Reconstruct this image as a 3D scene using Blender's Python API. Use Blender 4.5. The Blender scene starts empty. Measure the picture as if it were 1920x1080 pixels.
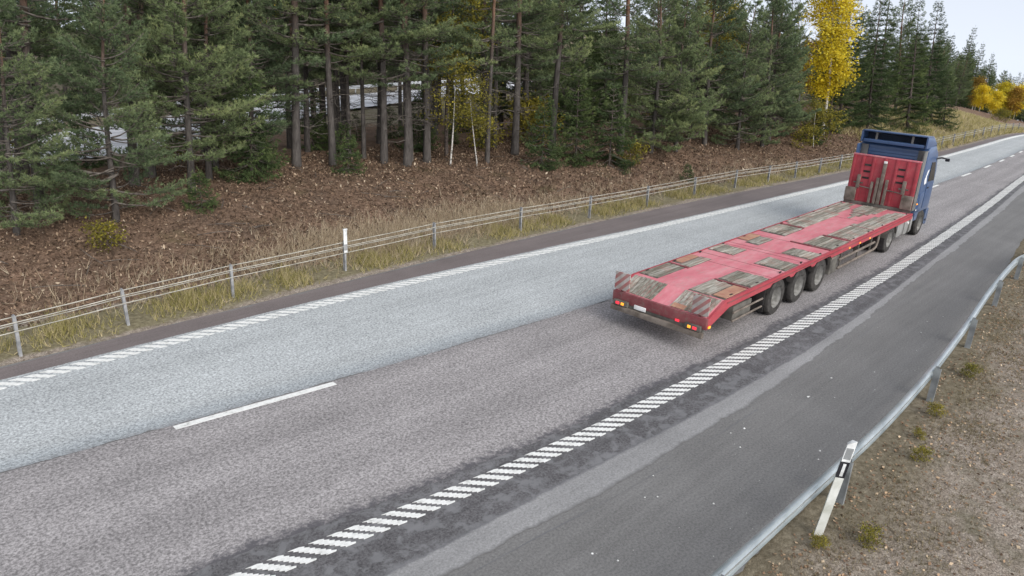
import bpy, bmesh, math, random
import numpy as np
from mathutils import Vector, Matrix

# ------------------------------------------------------------------ camera, world, sun, exposure
S = bpy.context.scene
C = S.collection
cam_d = bpy.data.cameras.new('camera')
cam = bpy.data.objects.new('camera', cam_d)
C.objects.link(cam)
S.camera = cam
cam_d.sensor_width = 36.0
cam_d.lens = 25.25
cam_d.clip_end = 2000.0
_r = Vector((0.70857, -0.70415, 0.04575)); _u = Vector((0.20528, 0.26774, 0.94137)); _f = Vector((0.67512, 0.65764, -0.33426))
CAM = Vector((0, 0, 6.648))
cam.matrix_world = Matrix(((_r.x, _u.x, -_f.x, CAM.x), (_r.y, _u.y, -_f.y, CAM.y), (_r.z, _u.z, -_f.z, CAM.z), (0, 0, 0, 1)))

SUN_EL, SUN_AZ = math.radians(38), math.radians(-100)     # azimuth measured from +X towards +Y
world = bpy.data.worlds.new('World'); S.world = world; world.use_nodes = True
nt = world.node_tree; nt.nodes.clear()
wo = nt.nodes.new('ShaderNodeOutputWorld'); bg = nt.nodes.new('ShaderNodeBackground')
sky = nt.nodes.new('ShaderNodeTexSky'); sky.sky_type = 'NISHITA'; sky.sun_disc = False
sky.sun_elevation = SUN_EL; sky.sun_rotation = math.pi / 2 - SUN_AZ
sky.air_density = 1.0; sky.dust_density = 1.2; sky.ozone_density = 1.0; sky.altitude = 100
hs = nt.nodes.new('ShaderNodeHueSaturation'); hs.inputs['Saturation'].default_value = 0.30
wc = nt.nodes.new('ShaderNodeTexCoord'); sp = nt.nodes.new('ShaderNodeSeparateXYZ'); cb_ = nt.nodes.new('ShaderNodeCombineXYZ'); mx = nt.nodes.new('ShaderNodeMath'); mx.operation = 'MAXIMUM'; mx.inputs[1].default_value = 0.35
nt.links.new(wc.outputs['Generated'], sp.inputs[0]); nt.links.new(sp.outputs[0], cb_.inputs[0]); nt.links.new(sp.outputs[1], cb_.inputs[1]); ma = nt.nodes.new('ShaderNodeMath'); ma.operation = 'MULTIPLY_ADD'; ma.inputs[1].default_value = .65; ma.inputs[2].default_value = .35; nt.links.new(sp.outputs[2], ma.inputs[0]); nt.links.new(ma.outputs[0], mx.inputs[0]); nt.links.new(mx.outputs[0], cb_.inputs[2]); nt.links.new(cb_.outputs[0], sky.inputs[0])
nt.links.new(sky.outputs[0], hs.inputs['Color']); nt.links.new(hs.outputs[0], bg.inputs[0]); nt.links.new(bg.outputs[0], wo.inputs[0])
bg.inputs[1].default_value = 0.15
sun_d = bpy.data.lights.new('sun', 'SUN'); sun_d.energy = 1.0; sun_d.angle = math.radians(40); sun_d.color = (1.0, 0.96, 0.9)
sun = bpy.data.objects.new('sun', sun_d); C.objects.link(sun)
sun.rotation_euler = Vector((-math.cos(SUN_EL) * math.cos(SUN_AZ), -math.cos(SUN_EL) * math.sin(SUN_AZ), -math.sin(SUN_EL))).to_track_quat('-Z', 'Y').to_euler()
vs = S.view_settings
vs.view_transform = 'Standard'; vs.look = 'None'; vs.gamma = 1.0; vs.exposure = 0.95
S.cycles.max_bounces = 6; S.cycles.diffuse_bounces = 3; S.cycles.glossy_bounces = 3; S.cycles.transmission_bounces = 3
S.cycles.use_denoising = True

# ------------------------------------------------------------------ alignment of the road and lie of the land
def _curve(pts):
    px = np.array([a for a, _ in pts], float); py = np.array([b for _, b in pts], float)
    m = np.gradient(py, px)
    def f(x):
        x = np.asarray(x, float)
        i = np.clip(np.searchsorted(px, x) - 1, 0, len(px) - 2)
        h = px[i + 1] - px[i]; t = np.clip((x - px[i]) / h, -1, 2)
        tt = np.clip(t, 0, 1)
        r = ((2*tt**3-3*tt**2+1)*py[i] + (tt**3-2*tt**2+tt)*h*m[i] + (-2*tt**3+3*tt**2)*py[i+1] + (tt**3-tt**2)*h*m[i+1])
        return r + np.where(t < 0, (x - px[i]) * m[i], 0) + np.where(t > 1, (x - px[i + 1]) * m[i + 1], 0)
    return f
yS = _curve([(-60,15.3),(-20,15.6),(0,15.85),(6,16.08),(12,16.28),(20,16.35),(28,16.2),(35,15.85),(44,15.4),(56,14.95),(67,14.9),(87,15.3),(120,17.4),(200,24),(320,38)])
yLL = _curve([(-60,14.5),(-20,14.8),(0,14.98),(5,15.12),(9.3,15.17),(15,15.0),(23.5,14.58),(32,14.28),(40,14.02),(48,13.92),(56,13.92),(68,14.02),(82,14.34),(120,16.3),(200,23),(320,37)])
ySeam = _curve([(-60,13.6),(-20,12.7),(0,11.98),(3.7,11.64),(6.7,11.34),(14,10.84),(25,10.68),(42.5,10.84),(50,10.9),(58.8,11.1),(70,11.6),(82,12.2),(120,14),(200,20.5),(320,34)])
yDark = _curve([(-60,10.6),(-20,9.1),(0,8.15),(2.9,7.84),(5.5,7.45),(8,7.18),(12.8,6.98),(17,6.93),(22.6,6.98),(30,7.26),(38,7.68),(51,8.5),(60,8.95),(82,9.55),(120,11.3),(200,17.5),(320,31)])
yRL = _curve([(-60,10),(-20,8.6),(0,7.72),(3,7.35),(5,7.09),(7,6.87),(9,6.73),(13.2,6.62),(17,6.58),(22.6,6.66),(30,6.98),(38,7.42),(51,8.3),(60,8.75),(82,9.35),(120,11.1),(200,17.3),(320,30.8)])
ySl = _curve([(-60,8.8),(-20,7.4),(0,6.5),(4.3,6.24),(8.1,6.03),(11,5.88),(15,5.78),(18,5.82),(21,5.95),(28,6.35),(38,6.98),(51,7.95),(60,8.4),(82,9.0),(120,10.8),(200,17),(320,30.4)])
ySr = _curve([(-60,8.2),(-20,6.8),(0,6.05),(4.8,5.74),(7.4,5.54),(10.3,5.43),(14.6,5.42),(17.6,5.52),(23,5.85),(27.5,6.08),(33.5,6.42),(45,7.2),(60,8.1),(82,8.7),(120,10.5),(200,16.7),(320,30)])
yEdge = _curve([(-60,2.3),(-20,2.6),(0,3.22),(10,3.2),(15,3.3),(19,3.55),(24,3.98),(29.6,4.5),(33.5,4.92),(45,5.6),(60,6.2),(82,6.7),(120,8.4),(200,14.6),(320,28)])
yRail = _curve([(-20,3.2),(0,3.02),(6.75,2.96),(10.1,2.95),(12,2.95),(15,3.06),(18.5,3.3),(22.7,3.66),(26,3.86),(30,4.0)])
def _ss(a, b, t):
    t = np.clip((t - a) / (b - a), 0, 1); return t * t * (3 - 2 * t)
def bumps(x, y):
    return (np.sin(x*.9+1.3*np.sin(y*.7)) * np.cos(y*1.1+.6*np.sin(x*.5)) * .6 + np.sin(x*2.3+y*1.7) * .25 + np.sin(y*3.1-x*1.9+1.) * .2)
def drop(x):
    t = np.asarray(x, float) - 84.0
    return -0.08 * np.where(t > 12, t, np.where(t < -12, 0, (t + 12) ** 2 / 48.0))
def land(x, y):
    x = np.asarray(x, float); y = np.asarray(y, float)
    e = y - yS(x)
    h = -0.05 + 0.06 * _ss(0, .3, e) + 0.05 * _ss(.3, 1.6, e) + 0.85 * _ss(1.8, 8.5, e) + .2 * _ss(8, 14, e) - 0.95 * _ss(14, 22, e)
    h = h + bumps(x, y) * .09 * _ss(1.2, 3, e)
    far = _ss(60, 72, x)
    h = h + far * (0.5 * _ss(1.5, 7, e) * (1 - _ss(84, 110, x)))
    h = h + _ss(95, 130, x) * .25 * np.clip(e - 8, 0, 45)
    d = yEdge(x) - y
    h = h + (0.035 * _ss(0, .4, d) + bumps(x * .8, y * .8) * .03 * _ss(.3, 1.5, d) - .10 * _ss(2, 12, d))
    return h + drop(x)
# ------------------------------------------------------------------ end of alignment

# ------------------------------------------------------------------ helpers
rng = np.random.default_rng(7)
random.seed(7)
def link(name, me, mat=None, parent=None):
    o = bpy.data.objects.new(name, me); C.objects.link(o)
    if mat is not None and me is not None and not me.materials: me.materials.append(mat)
    if parent is not None: o.parent = parent
    return o
def tag(o, label=None, cat=None, group=None, kind=None):
    for k, v in (('label', label), ('category', cat), ('group', group), ('kind', kind)):
        if v: o[k] = v
    return o
def empty(name, loc=(0, 0, 0), rz=0.0):
    o = bpy.data.objects.new(name, None); C.objects.link(o); o.location = loc; o.rotation_euler = (0, 0, rz); o.empty_display_size = .2
    return o
def mesh_np(name, V, F, tint=None, smooth=False):
    """V (n,3), F (m,k) equal-sized faces"""
    me = bpy.data.meshes.new(name); V = np.ascontiguousarray(V, np.float32); F = np.ascontiguousarray(F, np.int32)
    me.vertices.add(len(V)); me.vertices.foreach_set('co', V.ravel())
    m, k = F.shape
    me.loops.add(m * k); me.loops.foreach_set('vertex_index', F.ravel())
    me.polygons.add(m); me.polygons.foreach_set('loop_start', np.arange(0, m * k, k, dtype=np.int32))
    if smooth: me.polygons.foreach_set('use_smooth', np.ones(m, bool))
    me.update(calc_edges=True)
    if tint is not None:
        a = me.attributes.new('tint', 'FLOAT', 'POINT'); a.data.foreach_set('value', np.ascontiguousarray(tint, np.float32))
    return me
class MB:
    """collects simple solids into one mesh"""
    def __init__(self): self.v = []; self.f = []
    def add(self, vs, fs):
        n = len(self.v); self.v += [tuple(a) for a in vs]; self.f += [tuple(i + n for i in f) for f in fs]; return self
    def box(self, x0, x1, y0, y1, z0, z1, ch=0.0):
        if ch <= 0:
            vs = [(x, y, z) for x in (x0, x1) for y in (y0, y1) for z in (z0, z1)]
            return self.add(vs, [(0,1,3,2),(4,6,7,5),(0,4,5,1),(2,3,7,6),(0,2,6,4),(1,5,7,3)])
        bm = bmesh.new(); bmesh.ops.create_cube(bm, size=1.0)
        for v in bm.verts: v.co = ((x0+x1)/2 + v.co.x*(x1-x0), (y0+y1)/2 + v.co.y*(y1-y0), (z0+z1)/2 + v.co.z*(z1-z0))
        bmesh.ops.bevel(bm, geom=list(bm.edges), offset=ch, segments=2, affect='EDGES', profile=.6)
        bm.verts.index_update(); self.add([v.co[:] for v in bm.verts], [[v.index for v in f.verts] for f in bm.faces]); bm.free(); return self
    def prism(self, prof, y0, y1, ch=0.0):
        """profile in x,z extruded along y"""
        bm = bmesh.new(); n = len(prof)
        a = [bm.verts.new((x, y0, z)) for x, z in prof]; b = [bm.verts.new((x, y1, z)) for x, z in prof]
        bm.faces.new(a[::-1]); bm.faces.new(b)
        for i in range(n): bm.faces.new((a[i], a[(i+1) % n], b[(i+1) % n], b[i]))
        bmesh.ops.recalc_face_normals(bm, faces=bm.faces)
        if ch > 0: bmesh.ops.bevel(bm, geom=list(bm.edges), offset=ch, segments=3, affect='EDGES', profile=.6)
        bm.verts.index_update(); self.add([v.co[:] for v in bm.verts], [[v.index for v in f.verts] for f in bm.faces]); bm.free(); return self
    def tube(self, pts, r, n=8, cap=True):
        pts = [Vector(q) for q in pts]; rs = r if isinstance(r, (list, tuple)) else [r] * len(pts)
        vs = []; prev = None
        for i, q in enumerate(pts):
            t = (pts[min(i+1, len(pts)-1)] - pts[max(i-1, 0)]).normalized()
            if prev is None:
                a = Vector((0, 0, 1)) if abs(t.z) < .9 else Vector((1, 0, 0))
                prev = t.cross(a).normalized()
            prev = (prev - t * prev.dot(t)).normalized(); w = t.cross(prev)
            for k in range(n):
                an = 2 * math.pi * k / n; vs.append(q + (prev * math.cos(an) + w * math.sin(an)) * rs[i])
        fs = []
        for i in range(len(pts) - 1):
            for k in range(n):
                a = i*n + k; b = i*n + (k+1) % n; fs.append((a, b, b + n, a + n))
        if cap: fs.append(tuple(range(n))[::-1]); fs.append(tuple(range((len(pts)-1)*n, len(pts)*n)))
        return self.add(vs, fs)
    def lathe(self, prof, c, n=28):
        """profile (r, y) turned about the y axis through c"""
        vs = []; fs = []; m = len(prof)
        for k in range(n):
            an = 2*math.pi*k/n
            for r, y in prof: vs.append((c[0] + r*math.cos(an), c[1] + y, c[2] + r*math.sin(an)))
        for k in range(n):
            for i in range(m - 1):
                a = k*m + i; b = ((k+1) % n)*m + i; fs.append((a, a+1, b+1, b))
        return self.add(vs, fs)
    def mesh(self, name, smooth=None):
        me = bpy.data.meshes.new(name); me.from_pydata(self.v, [], self.f); me.update()
        if smooth is not None:
            me.polygons.foreach_set('use_smooth', np.ones(len(me.polygons), bool)); me.set_sharp_from_angle(angle=math.radians(smooth))
        return me
    def obj(self, name, mat, parent=None, smooth=35): return link(name, self.mesh(name, smooth), mat, parent)

# ------------------------------------------------------------------ materials
class NT:
    def __init__(self, name):
        self.m = bpy.data.materials.new(name); self.m.use_nodes = True; self.t = self.m.node_tree; self.t.nodes.clear()
        self.out = self.n('ShaderNodeOutputMaterial')
    def n(self, typ, **kw):
        nd = self.t.nodes.new(typ)
        for k, v in kw.items():
            if hasattr(nd, k) and k not in nd.inputs: setattr(nd, k, v)
            else: nd.inputs[k].default_value = v
        return nd
    def l(self, a, b): self.t.links.new(a, b); return b.node
    def coords(self, kind='Object'): return self.n('ShaderNodeTexCoord').outputs[kind]
    def pos(self): return self.n('ShaderNodeNewGeometry').outputs['Position']
    def noise(self, vec, scale, detail=3, rough=.55, dist=0.0):
        nd = self.n('ShaderNodeTexNoise'); nd.inputs['Scale'].default_value = scale; nd.inputs['Detail'].default_value = detail
        nd.inputs['Roughness'].default_value = rough; nd.inputs['Distortion'].default_value = dist; self.l(vec, nd.inputs['Vector']); return nd.outputs['Fac']
    def ramp(self, fac, stops):
        nd = self.n('ShaderNodeValToRGB'); e = nd.color_ramp.elements
        while len(e) < len(stops): e.new(.5)
        for q, (p, c) in zip(e, stops):
            q.position = p; q.color = (*c, 1) if len(c) == 3 else c
        self.l(fac, nd.inputs[0]); return nd.outputs[0]
    def mapr(self, v, a, b, c=0., d=1.):
        nd = self.n('ShaderNodeMapRange'); nd.clamp = True
        for i, q in enumerate((a, b, c, d)): nd.inputs[i + 1].default_value = q
        self.l(v, nd.inputs[0]); return nd.outputs[0]
    def mix(self, fac, a, b, mode='MIX'):
        nd = self.n('ShaderNodeMix'); nd.data_type = 'RGBA'; nd.blend_type = mode; nd.clamp_result = False
        for s, v in ((nd.inputs[0], fac), (nd.inputs[6], a), (nd.inputs[7], b)):
            if isinstance(v, (int, float)): s.default_value = v
            elif isinstance(v, tuple): s.default_value = (*v, 1)
            else: self.l(v, s)
        return nd.outputs[2]
    def math(self, op, a, b=0.):
        nd = self.n('ShaderNodeMath'); nd.operation = op
        for s, v in ((nd.inputs[0], a), (nd.inputs[1], b)):
            if isinstance(v, (int, float)): s.default_value = v
            else: self.l(v, s)
        return nd.outputs[0]
    def attr(self, name): nd = self.n('ShaderNodeAttribute'); nd.attribute_name = name; return nd.outputs['Fac']
    def rnd(self): return self.n('ShaderNodeObjectInfo').outputs['Random']
    def bsdf(self, col, rough=.7, spec=.3, metal=0., bump=None, bump_s=.3, bump_d=.02, coat=0.):
        b = self.n('ShaderNodeBsdfPrincipled')
        for s, v in ((b.inputs['Base Color'], col), (b.inputs['Roughness'], rough), (b.inputs['Metallic'], metal), (b.inputs['Specular IOR Level'], spec), (b.inputs['Coat Weight'], coat)):
            if isinstance(v, (int, float)): s.default_value = v
            elif isinstance(v, tuple): s.default_value = (*v, 1)
            else: self.l(v, s)
        if bump is not None:
            bp = self.n('ShaderNodeBump'); bp.inputs['Strength'].default_value = bump_s; bp.inputs['Distance'].default_value = bump_d
            self.l(bump, bp.inputs['Height']); self.l(bp.outputs[0], b.inputs['Normal'])
        self.l(b.outputs[0], self.out.inputs[0]); self.b = b; return self.m
def plain(name, c1, c2, scale=4., rough=.6, spec=.3, metal=0., lo=.35, hi=.65, detail=4, bump=.0, vary=0.0):
    t = NT(name); co = t.coords(); f = t.noise(co, scale, detail); col = t.ramp(f, [(lo, c1), (hi, c2)])
    if vary: col = t.mix(1.0, col, t.ramp(t.rnd(), [(0, (1 - vary,) * 3), (1, (1 + vary,) * 3)]), 'MULTIPLY')
    return t.bsdf(col, rough, spec, metal, f if bump else None, bump)
def foliage(name, stops, transl=.25, rough=.75, hue=.0):
    t = NT(name); col = t.ramp(t.attr('tint'), stops)
    col = t.mix(1.0, col, t.ramp(t.rnd(), [(0, (.78, .82, .85)), (1, (1.2, 1.15, 1.05))]), 'MULTIPLY')
    t.bsdf(col, rough, .15)
    tr = t.n('ShaderNodeBsdfTranslucent'); t.l(col, tr.inputs[0]); ms = t.n('ShaderNodeMixShader'); ms.inputs[0].default_value = transl
    t.l(t.b.outputs[0], ms.inputs[1]); t.l(tr.outputs[0], ms.inputs[2]); t.l(ms.outputs[0], t.out.inputs[0]); return t.m
def asphalt(name, base, grain=.35, blot=.12, tint=(1, 1, 1), tracks=None, patch=None, gscale=34., white=0.0, fade=None, fade0=None):
    t = NT(name); p = t.pos()
    g = t.noise(p, gscale, 2, .6); g2 = t.noise(p, gscale * 2.7, 1, .5); b = t.noise(p, .55, 4, .6)
    col = t.ramp(g, [(.33, tuple(c * (1 - grain) for c in base)), (.5, base), (.67, tuple(c * (1 + grain * .9) for c in base))])
    col = t.mix(1.0, col, t.ramp(g2, [(.3, (1 - grain * .6,) * 3), (.7, (1 + grain * .6,) * 3)]), 'MULTIPLY')
    col = t.mix(1.0, col, t.ramp(b, [(.3, (1 - blot,) * 3), (.7, (1 + blot,) * 3)]), 'MULTIPLY')
    if tracks:
        v = t.attr('lat'); wob = t.math('ADD', v, t.math('MULTIPLY', t.math('SUBTRACT', t.noise(p, .35, 3), .5), .06))
        col = t.mix(1.0, col, t.ramp(wob, tracks), 'MULTIPLY')
    if patch:
        q = t.noise(p, 3.2, 5, .68, .4); col = t.mix(t.mapr(q, .48, .6), col, patch)
    if white:
        w = t.n('ShaderNodeTexVoronoi'); w.inputs['Scale'].default_value = 5.0; t.l(p, w.inputs['Vector'])
        col = t.mix(t.mapr(w.outputs['Distance'], white, white * .5), col, (.5, .49, .46))
    mp = t.n('ShaderNodeMapping'); mp.inputs['Scale'].default_value = (.06, 1.6, 1); t.l(p, mp.inputs[0]); sk = t.noise(mp.outputs[0], 2.2, 5, .65)
    col = t.mix(1.0, col, t.ramp(sk, [(.3, (1 - blot * 1.1,) * 3), (.7, (1 + blot * 1.1,) * 3)]), 'MULTIPLY')
    if fade or fade0:
        v = t.attr('lat'); n_ = t.math('SUBTRACT', t.noise(p, 7., 5, .75), .5); n2_ = t.math('SUBTRACT', t.noise(p, .8, 3, .6), .5)
        off = t.math('ADD', t.math('MULTIPLY', n_, .22), t.math('MULTIPLY', n2_, .10))
        if fade: col = t.mix(t.mapr(t.math('ADD', v, off), fade[0], fade[1]), col, fade[2])
        if fade0: col = t.mix(t.mapr(t.math('ADD', v, off), fade0[1], fade0[0]), col, fade0[2])
    return t.bsdf(col, .85, .25, 0, g, .35, .01)

M = {}
M['asph'] = asphalt('shoulder_asphalt', (.174, .170, .165), .2, .10, white=.055, gscale=26)
M['lane_l'] = asphalt('pale_lane_asphalt', (.395, .412, .414), .36, .07, tracks=[(0, (.93,) * 3), (.2, (1.05,) * 3), (.33, (.97,) * 3), (.5, (1.04,) * 3), (.7, (1.06,) * 3), (.85, (1,) * 3), (.93, (.86, .88, .9)), (1, (.72, .74, .76))], gscale=22, fade=(.97, 1.06, (.24, .235, .24)))
M['lane_r'] = asphalt('brown_lane_asphalt', (.288, .271, .268), .40, .09, tracks=[(0, (.9,) * 3), (.15, (1.05,) * 3), (.32, (.93,) * 3), (.5, (1.06,) * 3), (.68, (.92,) * 3), (.85, (1.04,) * 3), (1, (.95,) * 3)], gscale=22, fade=(.95, 1.0, (.105, .10, .107)))
M['dark'] = asphalt('dark_sealed_asphalt', (.112, .108, .111), .34, .14, patch=(.175, .174, .178), gscale=24, fade=(.88, 1.02, (.2, .2, .205)))
M['strip'] = asphalt('pale_resurfaced_strip', (.265, .262, .26), .18, .1, gscale=30, fade=(.86, 1.0, (.165, .162, .16)), fade0=(.0, .10, (.15, .15, .155)))
M['shl'] = asphalt('reddish_shoulder_asphalt', (.168, .143, .138), .16, .12, gscale=30)
def paint_mat():
    t = NT('road_paint'); p = t.pos(); f = t.noise(p, 9, 4, .65); g = t.noise(p, 60, 2)
    col = t.ramp(f, [(.26, (.38, .38, .36)), (.4, (.68, .68, .65)), (.55, (.78, .78, .75)), (.75, (.83, .83, .81))]); col = t.mix(1, col, t.ramp(g, [(.3, (.9,) * 3), (.6, (1.03,) * 3)]), 'MULTIPLY')
    return t.bsdf(col, .6, .3)
M['paint'] = paint_mat()

# ------------------------------------------------------------------ road sheets
def xs_range(a, b, fine_to=45., step=.12):
    x = np.arange(a, fine_to, step); return np.concatenate([x, np.arange(fine_to, b, 1.0)])
def ragged(x, amp, seed):
    r = np.random.default_rng(seed); y = np.zeros_like(x)
    for k, a in ((.35, 1.), (1.1, .7), (2.9, .5), (7., .35)): y += a * np.sin(x * k * 2 + r.uniform(0, 6)) * np.sin(x * k * 1.37 + r.uniform(0, 6))
    y += r.normal(0, .45, len(x)) * .8
    return y * amp
def ribbon(name, fl, fr, z, mat, x0=-30., x1=200., al=0., ar=0., seed=1, nl=6, label=None):
    x = xs_range(x0, x1); a = fl(x) + ragged(x, al, seed); b = fr(x) + ragged(x, ar, seed + 50)
    t = np.linspace(0, 1, nl); Y = a[:, None] + (b - a)[:, None] * t[None, :]
    X = np.repeat(x[:, None], nl, 1); Z = drop(X) + z
    V = np.stack([X, Y, Z], 2).reshape(-1, 3); n = len(x)
    i = np.arange(n - 1)[:, None] * nl + np.arange(nl - 1)[None, :]
    F = np.stack([i, i + nl, i + nl + 1, i + 1], 2).reshape(-1, 4)[:, ::-1]
    me = mesh_np(name, V, F); at = me.attributes.new('lat', 'FLOAT', 'POINT'); at.data.foreach_set('value', np.tile(t, n).astype(np.float32))
    o = link(name, me, mat); tag(o, label, None, None, 'structure'); return o
ribbon('road', lambda x: yS(x) + .05, yEdge, 0.0, M['asph'], ar=.03, seed=3, label='dark grey asphalt of the wide right hand road shoulder')
ribbon('road_shoulder', yS, lambda x: yLL(x) + .1, .004, M['shl'], al=.05, seed=5, label='narrow reddish brown asphalt shoulder beside the cable barrier')
ribbon('road_overtaking_lane', lambda x: yLL(x) + .28, ySeam, .008, M['lane_l'], al=.01, ar=.03, seed=9, nl=14, label='pale bluish grey asphalt of the left lane')
ribbon('road_sealed_strip', lambda x: yDark(x) + .35, lambda x: ySl(x) - .1, .004, M['dark'], seed=11, label='dark sealed asphalt strip under the right edge line')
ribbon('road_driving_lane', lambda x: ySeam(x) - .002, yDark, .008, M['lane_r'], ar=.028, seed=9 + 0, nl=14, label='brownish grey asphalt of the right lane')
ribbon('road_resurfaced_strip', ySl, ySr, .008, M['strip'], al=.012, ar=.035, seed=17, label='pale ragged asphalt strip along the right shoulder')

def bar_mesh(teeth, amp=.011, w=.38, dx=.31, th=.15):
    top = []; bot = []
    n = teeth * 2
    for k in range(n + 1):
        s = k / n; x = -dx/2 + dx*s; y = w/2 - w*s; a = amp if k % 2 else -amp
        top.append((x + th/2 + a, y)); bot.append((x - th/2 + a, y))
    pts = top + bot[::-1]; m = len(pts)
    vs = [(x, y, .005) for x, y in pts] + [(x, y, 0) for x, y in pts]
    fs = [(i, i + 1, m - 2 - i, m - 1 - i) for i in range(n)] + [(i, i + m, (i+1) % m + m, (i+1) % m) for i in range(m)]
    me = bpy.data.meshes.new('bar'); me.from_pydata(vs, [], fs); me.update(); me.materials.append(M['paint']); return me
def bar_line(name, fy, x0, x_obj, x_end, step, w, label, teeth, zb, dx=.31, amp=.012):
    root = tag(empty(name, (x0, float(fy(x0)), 0)), label, None, None, 'structure')
    bpy.context.view_layer.update(); me = bar_mesh(teeth, amp, w, dx); inv = root.matrix_world.inverted(); x = x0; r = random.Random(3)
    rest = MB(); bv = [v.co[:] for v in me.vertices]; bf = [tuple(q.vertices) for q in me.polygons]
    while x < x_end:
        y = float(fy(x)); an = math.atan2(float(fy(x + .2)) - y, .2) + r.uniform(-.02, .02); z = zb + float(drop(x))
        mt = Matrix.Translation((x + r.uniform(-.012, .012), y + r.uniform(-.012, .012), z)) @ Matrix.Rotation(an, 4, 'Z')
        if x < x_obj:
            o = bpy.data.objects.new('bar', me); C.objects.link(o); o.parent = root; o.matrix_local = inv @ mt
        else: rest.add([inv @ (mt @ Vector(c)) for c in bv], bf)
        x += step * r.uniform(.98, 1.02)
    o = rest.obj('bar_row', M['paint'], root, None); o['kind'] = 'stuff'
bar_line('edge_line', yRL, .6, 36., 130., .272, .345, 'bold white ribbed edge line of slanted bars along the right lane', 7, .0095, .385, .02)
bar_line('edge_line', lambda x: yLL(x) , .2, 30., 140., .262, .32, 'white edge line of short slanted bars beside the left lane', 3, .0095)
lane = tag(empty('lane_line', (3.7, 11.5, 0)), 'broken white line of long dashes between the two lanes', None, None, 'structure')
bpy.context.view_layer.update()
for a, b in ((-8.4, -5.4), (3.72, 6.68), (15.9, 18.9), (28.2, 31.2), (41.0, 43.4), (48.0, 49.9), (53.3, 54.9), (57.6, 59.0), (61.3, 62.6), (64.8, 66.0), (68.2, 69.4), (72, 73.2), (84, 87), (96, 99), (108, 111)):
    V = []; xx = np.linspace(a, b, 7)
    for x in xx:
        y = float(ySeam(x)) - .11
        for dy, z in ((.07, .0095), (.07, .0145), (-.07, .0145), (-.07, .0095)): V.append((x - 3.7, y + dy - 11.5, z + float(drop(x))))
    F = [(4*i+k, 4*i+4+k, 4*i+5+k, 4*i+1+k) for i in range(6) for k in range(3)] + [(0, 1, 2, 3), (27, 26, 25, 24)]
    me = bpy.data.meshes.new('dash'); me.from_pydata(V, [], F); me.update(); link('dash', me, M['paint'], lane)

# pale seam line running along the shoulder
_cy = _curve([(2, 5.72), (5.3, 5.53), (8.2, 5.28), (12.6, 5.17), (17, 5.24), (22, 5.5), (28, 5.85), (36, 6.3)])
x = np.concatenate([np.arange(2, 9.6, .1), np.arange(9.6, 34, .1)]); yy = _cy(x) + ragged(x, .006, 77); hw = .007 * (1 + .6 * np.sin(x * 1.7) * np.sin(x * .63))
V = np.concatenate([np.stack([x, yy - hw, 0 * x + .0035], 1), np.stack([x, yy + hw, 0 * x + .0035], 1)]); k = np.arange(len(x) - 1); m_ = len(x)
sel = (np.sin(x[:-1] * 2.1) * np.sin(x[:-1] * .37 + .8) > -.45)
tag(link('road_seam', mesh_np('road_seam', V, np.stack([k, k + 1, k + 1 + m_, k + m_], 1)[sel]), M['strip']), 'thin pale seam line along the dark right shoulder', None, None, 'structure')

# ------------------------------------------------------------------ ground
def knots(*segs):
    out = []
    for a, b, s in segs: out += list(np.arange(a, b, s))
    return np.array(out + [segs[-1][1]])
gx = knots((-80, -8, 4), (-8, 60, .4), (60, 110, 1.0), (110, 420, 8)); gy = knots((-60, -4, 4), (-4, 6, .35), (6, 14, 2), (14, 34, .35), (34, 60, 1.5), (60, 360, 10))
GX, GY = np.meshgrid(gx, gy, indexing='ij'); GZ = land(GX, GY)
under = (GY < yS(GX) - .15) & (GY > yEdge(GX) + .15); GZ = np.where(under, np.minimum(GZ, drop(GX) - .06), GZ)
nx, ny = GX.shape; i = np.arange(nx - 1)[:, None] * ny + np.arange(ny - 1)[None, :]
me = mesh_np('ground', np.stack([GX, GY, GZ], 2).reshape(-1, 3), np.stack([i, i + ny, i + ny + 1, i + 1], 2).reshape(-1, 4), smooth=True)
E_ = (GY - yS(GX)); farw = _ss(56, 66, GX)
wg = _ss(.1, .5, E_) * (1 - _ss(1.3, 2.4, E_)) ; wg = np.maximum(wg, farw * _ss(.1, .6, E_) * (1 - _ss(7, 11, E_)))
wl = _ss(1.4, 2.6, E_) * (1 - farw * (1 - _ss(7, 11, E_))) * (1 - .75 * _ss(23, 29, E_)); wg = np.maximum(wg, .6 * _ss(23, 29, E_))
wv = (1 - _ss(.2, 1.6, yEdge(GX) - GY + .5 * bumps(GX * 1.3, GY * 1.3))) * (GY < 8)
for nme, w in (('w_grass', wg), ('w_litter', wl), ('w_verge', wv)):
    a = me.attributes.new(nme, 'FLOAT', 'POINT'); a.data.foreach_set('value', w.astype(np.float32).ravel())
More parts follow.
